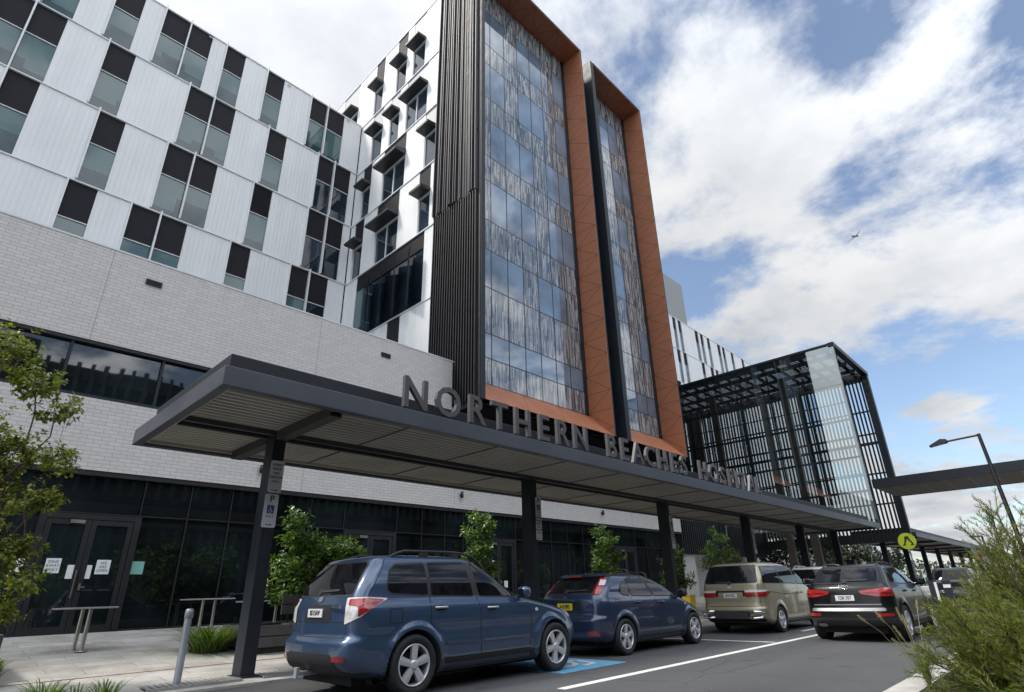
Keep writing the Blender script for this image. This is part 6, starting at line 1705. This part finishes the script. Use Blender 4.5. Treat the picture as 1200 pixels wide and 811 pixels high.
# white sign with a red mark farther on
t = thing('road_sign', 'white road sign with a red mark far down the street', 'sign', (42,4.45,0))
mb = MB(); mb.box(42,42.02,4.12,4.78,1.95,2.95); mb.build('plate', M['sign_white'], t)
mb = MB(); mb.box(41.985,41.998,4.36,4.54,2.15,2.75); mb.build('mark', M['sign_red'], t)
mb = MB(); mb.tube([(42.05,4.45,0),(42.05,4.45,1.95)], .03, 8); mb.build('pole', M['steel'], t)
# dark posts with pale stripes by the lane
for i, (y, lab) in enumerate(((4.05,'dark traffic post with a pale edge, left of a pair beyond the black SUV'),(3.66,'dark traffic post, right of a pair beyond the black SUV'))):
    t = thing('traffic_post', lab, 'post', (24.0,y,0), 0, 'traffic posts beyond the black SUV')
    mb = MB(); mb.box(24.0,24.08,y-.12,y+.12,0,1.15); mb.build('panel', M['charcoal'], t)
    mb = MB(); mb.box(23.985,23.997,y-.12 if i == 0 else y-.10,y-.05 if i == 0 else y+.10,.1 if i == 0 else .92,1.1 if i == 0 else 1.02); mb.build('stripe', M['sign_white'], t)

# aeroplane high up
t = thing('aeroplane', 'tiny airliner crossing the clouds at upper right', 'aeroplane', tuple(Vector((0,0,CAM_H))+pixdir(1002,277).normalized()*1250))
pc = Vector(t.location); fwd = (pixdir(1010,275)-pixdir(1002,277)).normalized()*.55 + Vector((.5,.2,.25)); fwd.normalize()
up_ = Vector((.25,.2,.94)); rt = fwd.cross(up_).normalized(); up_ = rt.cross(fwd)
A = lambda f, r, u: pc + fwd*f + rt*r + up_*u
mb = MB(); mb.tube([A(-13,0,.6),A(-9,0,.3),A(10,0,0),A(13,0,-.2),A(14.2,0,-.4)], [.5,1.6,1.7,1.3,.2], 10); mb.build('fuselage', M['fascia'], t)
mb = MB()
for s in (-1,1): mb.add([A(3,s*1.2,-.3),A(-2.5,s*1.2,-.3),A(-4.8,s*14,.6),A(-3.2,s*14,.6),A(3,s*1.2,-.7),A(-2.5,s*1.2,-.7),A(-4.8,s*14,.45),A(-3.2,s*14,.45)], [(0,1,2,3),(7,6,5,4),(0,3,7,4),(1,5,6,2),(2,6,7,3)])
mb.build('wing', M['fascia'], t)
mb = MB()
for s in (-1,1): mb.add([A(-9.5,s*.8,.6),A(-12,s*.8,.6),A(-13.3,s*5,.8),A(-12.2,s*5,.8)], [(0,1,2,3)])
mb.add([A(-8.5,0,1.4),A(-12.2,0,1.4),A(-13.6,0,6.2),A(-12,0,6.2)], [(0,1,2,3)])
mb.build('tail', M['fascia'], t)

# ================================================================ low buildings along the far side and the car park across the street
t = thing('service_building', 'long low pale building beyond the glass box behind the posts', 'building', (66,20.2,0))
mb = MB(); mb.box(44.6, 92, 20, 26, 0, 4.6); mb.build('wall', M['wall_pale'], t)
mb = MB(); mb.box(44.6, 92, 19.96, 19.995, .5, 1.25); mb.build('window', M['dark_glass'], t)
t = thing('car_park', 'dark slatted car park across the street behind the camera', 'building', (20,-38,0))
mb = MB(); mb.box(-90, 130, -52, -35.6, 0, 24.0); mb.box(-20,4,-50,-36,24.0,26); mb.box(30,52,-50,-36.5,24.0,25.4); mb.build('core', M['carpark'], t)
mb = MB(); x = -90
while x < 130:
    mb.box(x, x+.35, -35.5, -35.1, 1.0, 24.4); x += 1.2
mb.build('slats', M['fin'], t)
mb = MB()
for z in (3.4, 6.6, 9.8, 13.0, 16.2, 19.4, 22.6): mb.box(-90, 130, -35.58, -35.3, z, z+.9)
mb.build('spandrel', M['carpark'], t)
bpy.context.view_layer.update()
# row of street trees across the road, seen only mirrored in the shopfront and the cars
random.seed(21)
tb = MB()
for k in range(16):
    cx = -26 + k*5.2 + random.uniform(-1,1); cy = -13 + random.uniform(-1.5,1.5); h = random.uniform(4.0,6.0)
    tb.tube([(cx,cy,0),(cx+.1,cy,h*.5)], [.12,.08], 6)
    for q in range(360):
        v = rvec(); r = random.random()**.4
        leaf(tb, Vector((cx+v.x*1.9*r, cy+v.y*1.9*r, h*.68+v.z*h*.32*r)), rvec(), rvec(), .34, .2)
tag(tb.build('tree_row', M['leaf_shrub']), 'row of street trees across the road behind the camera', 'trees', kind='stuff')
bpy.context.view_layer.update()
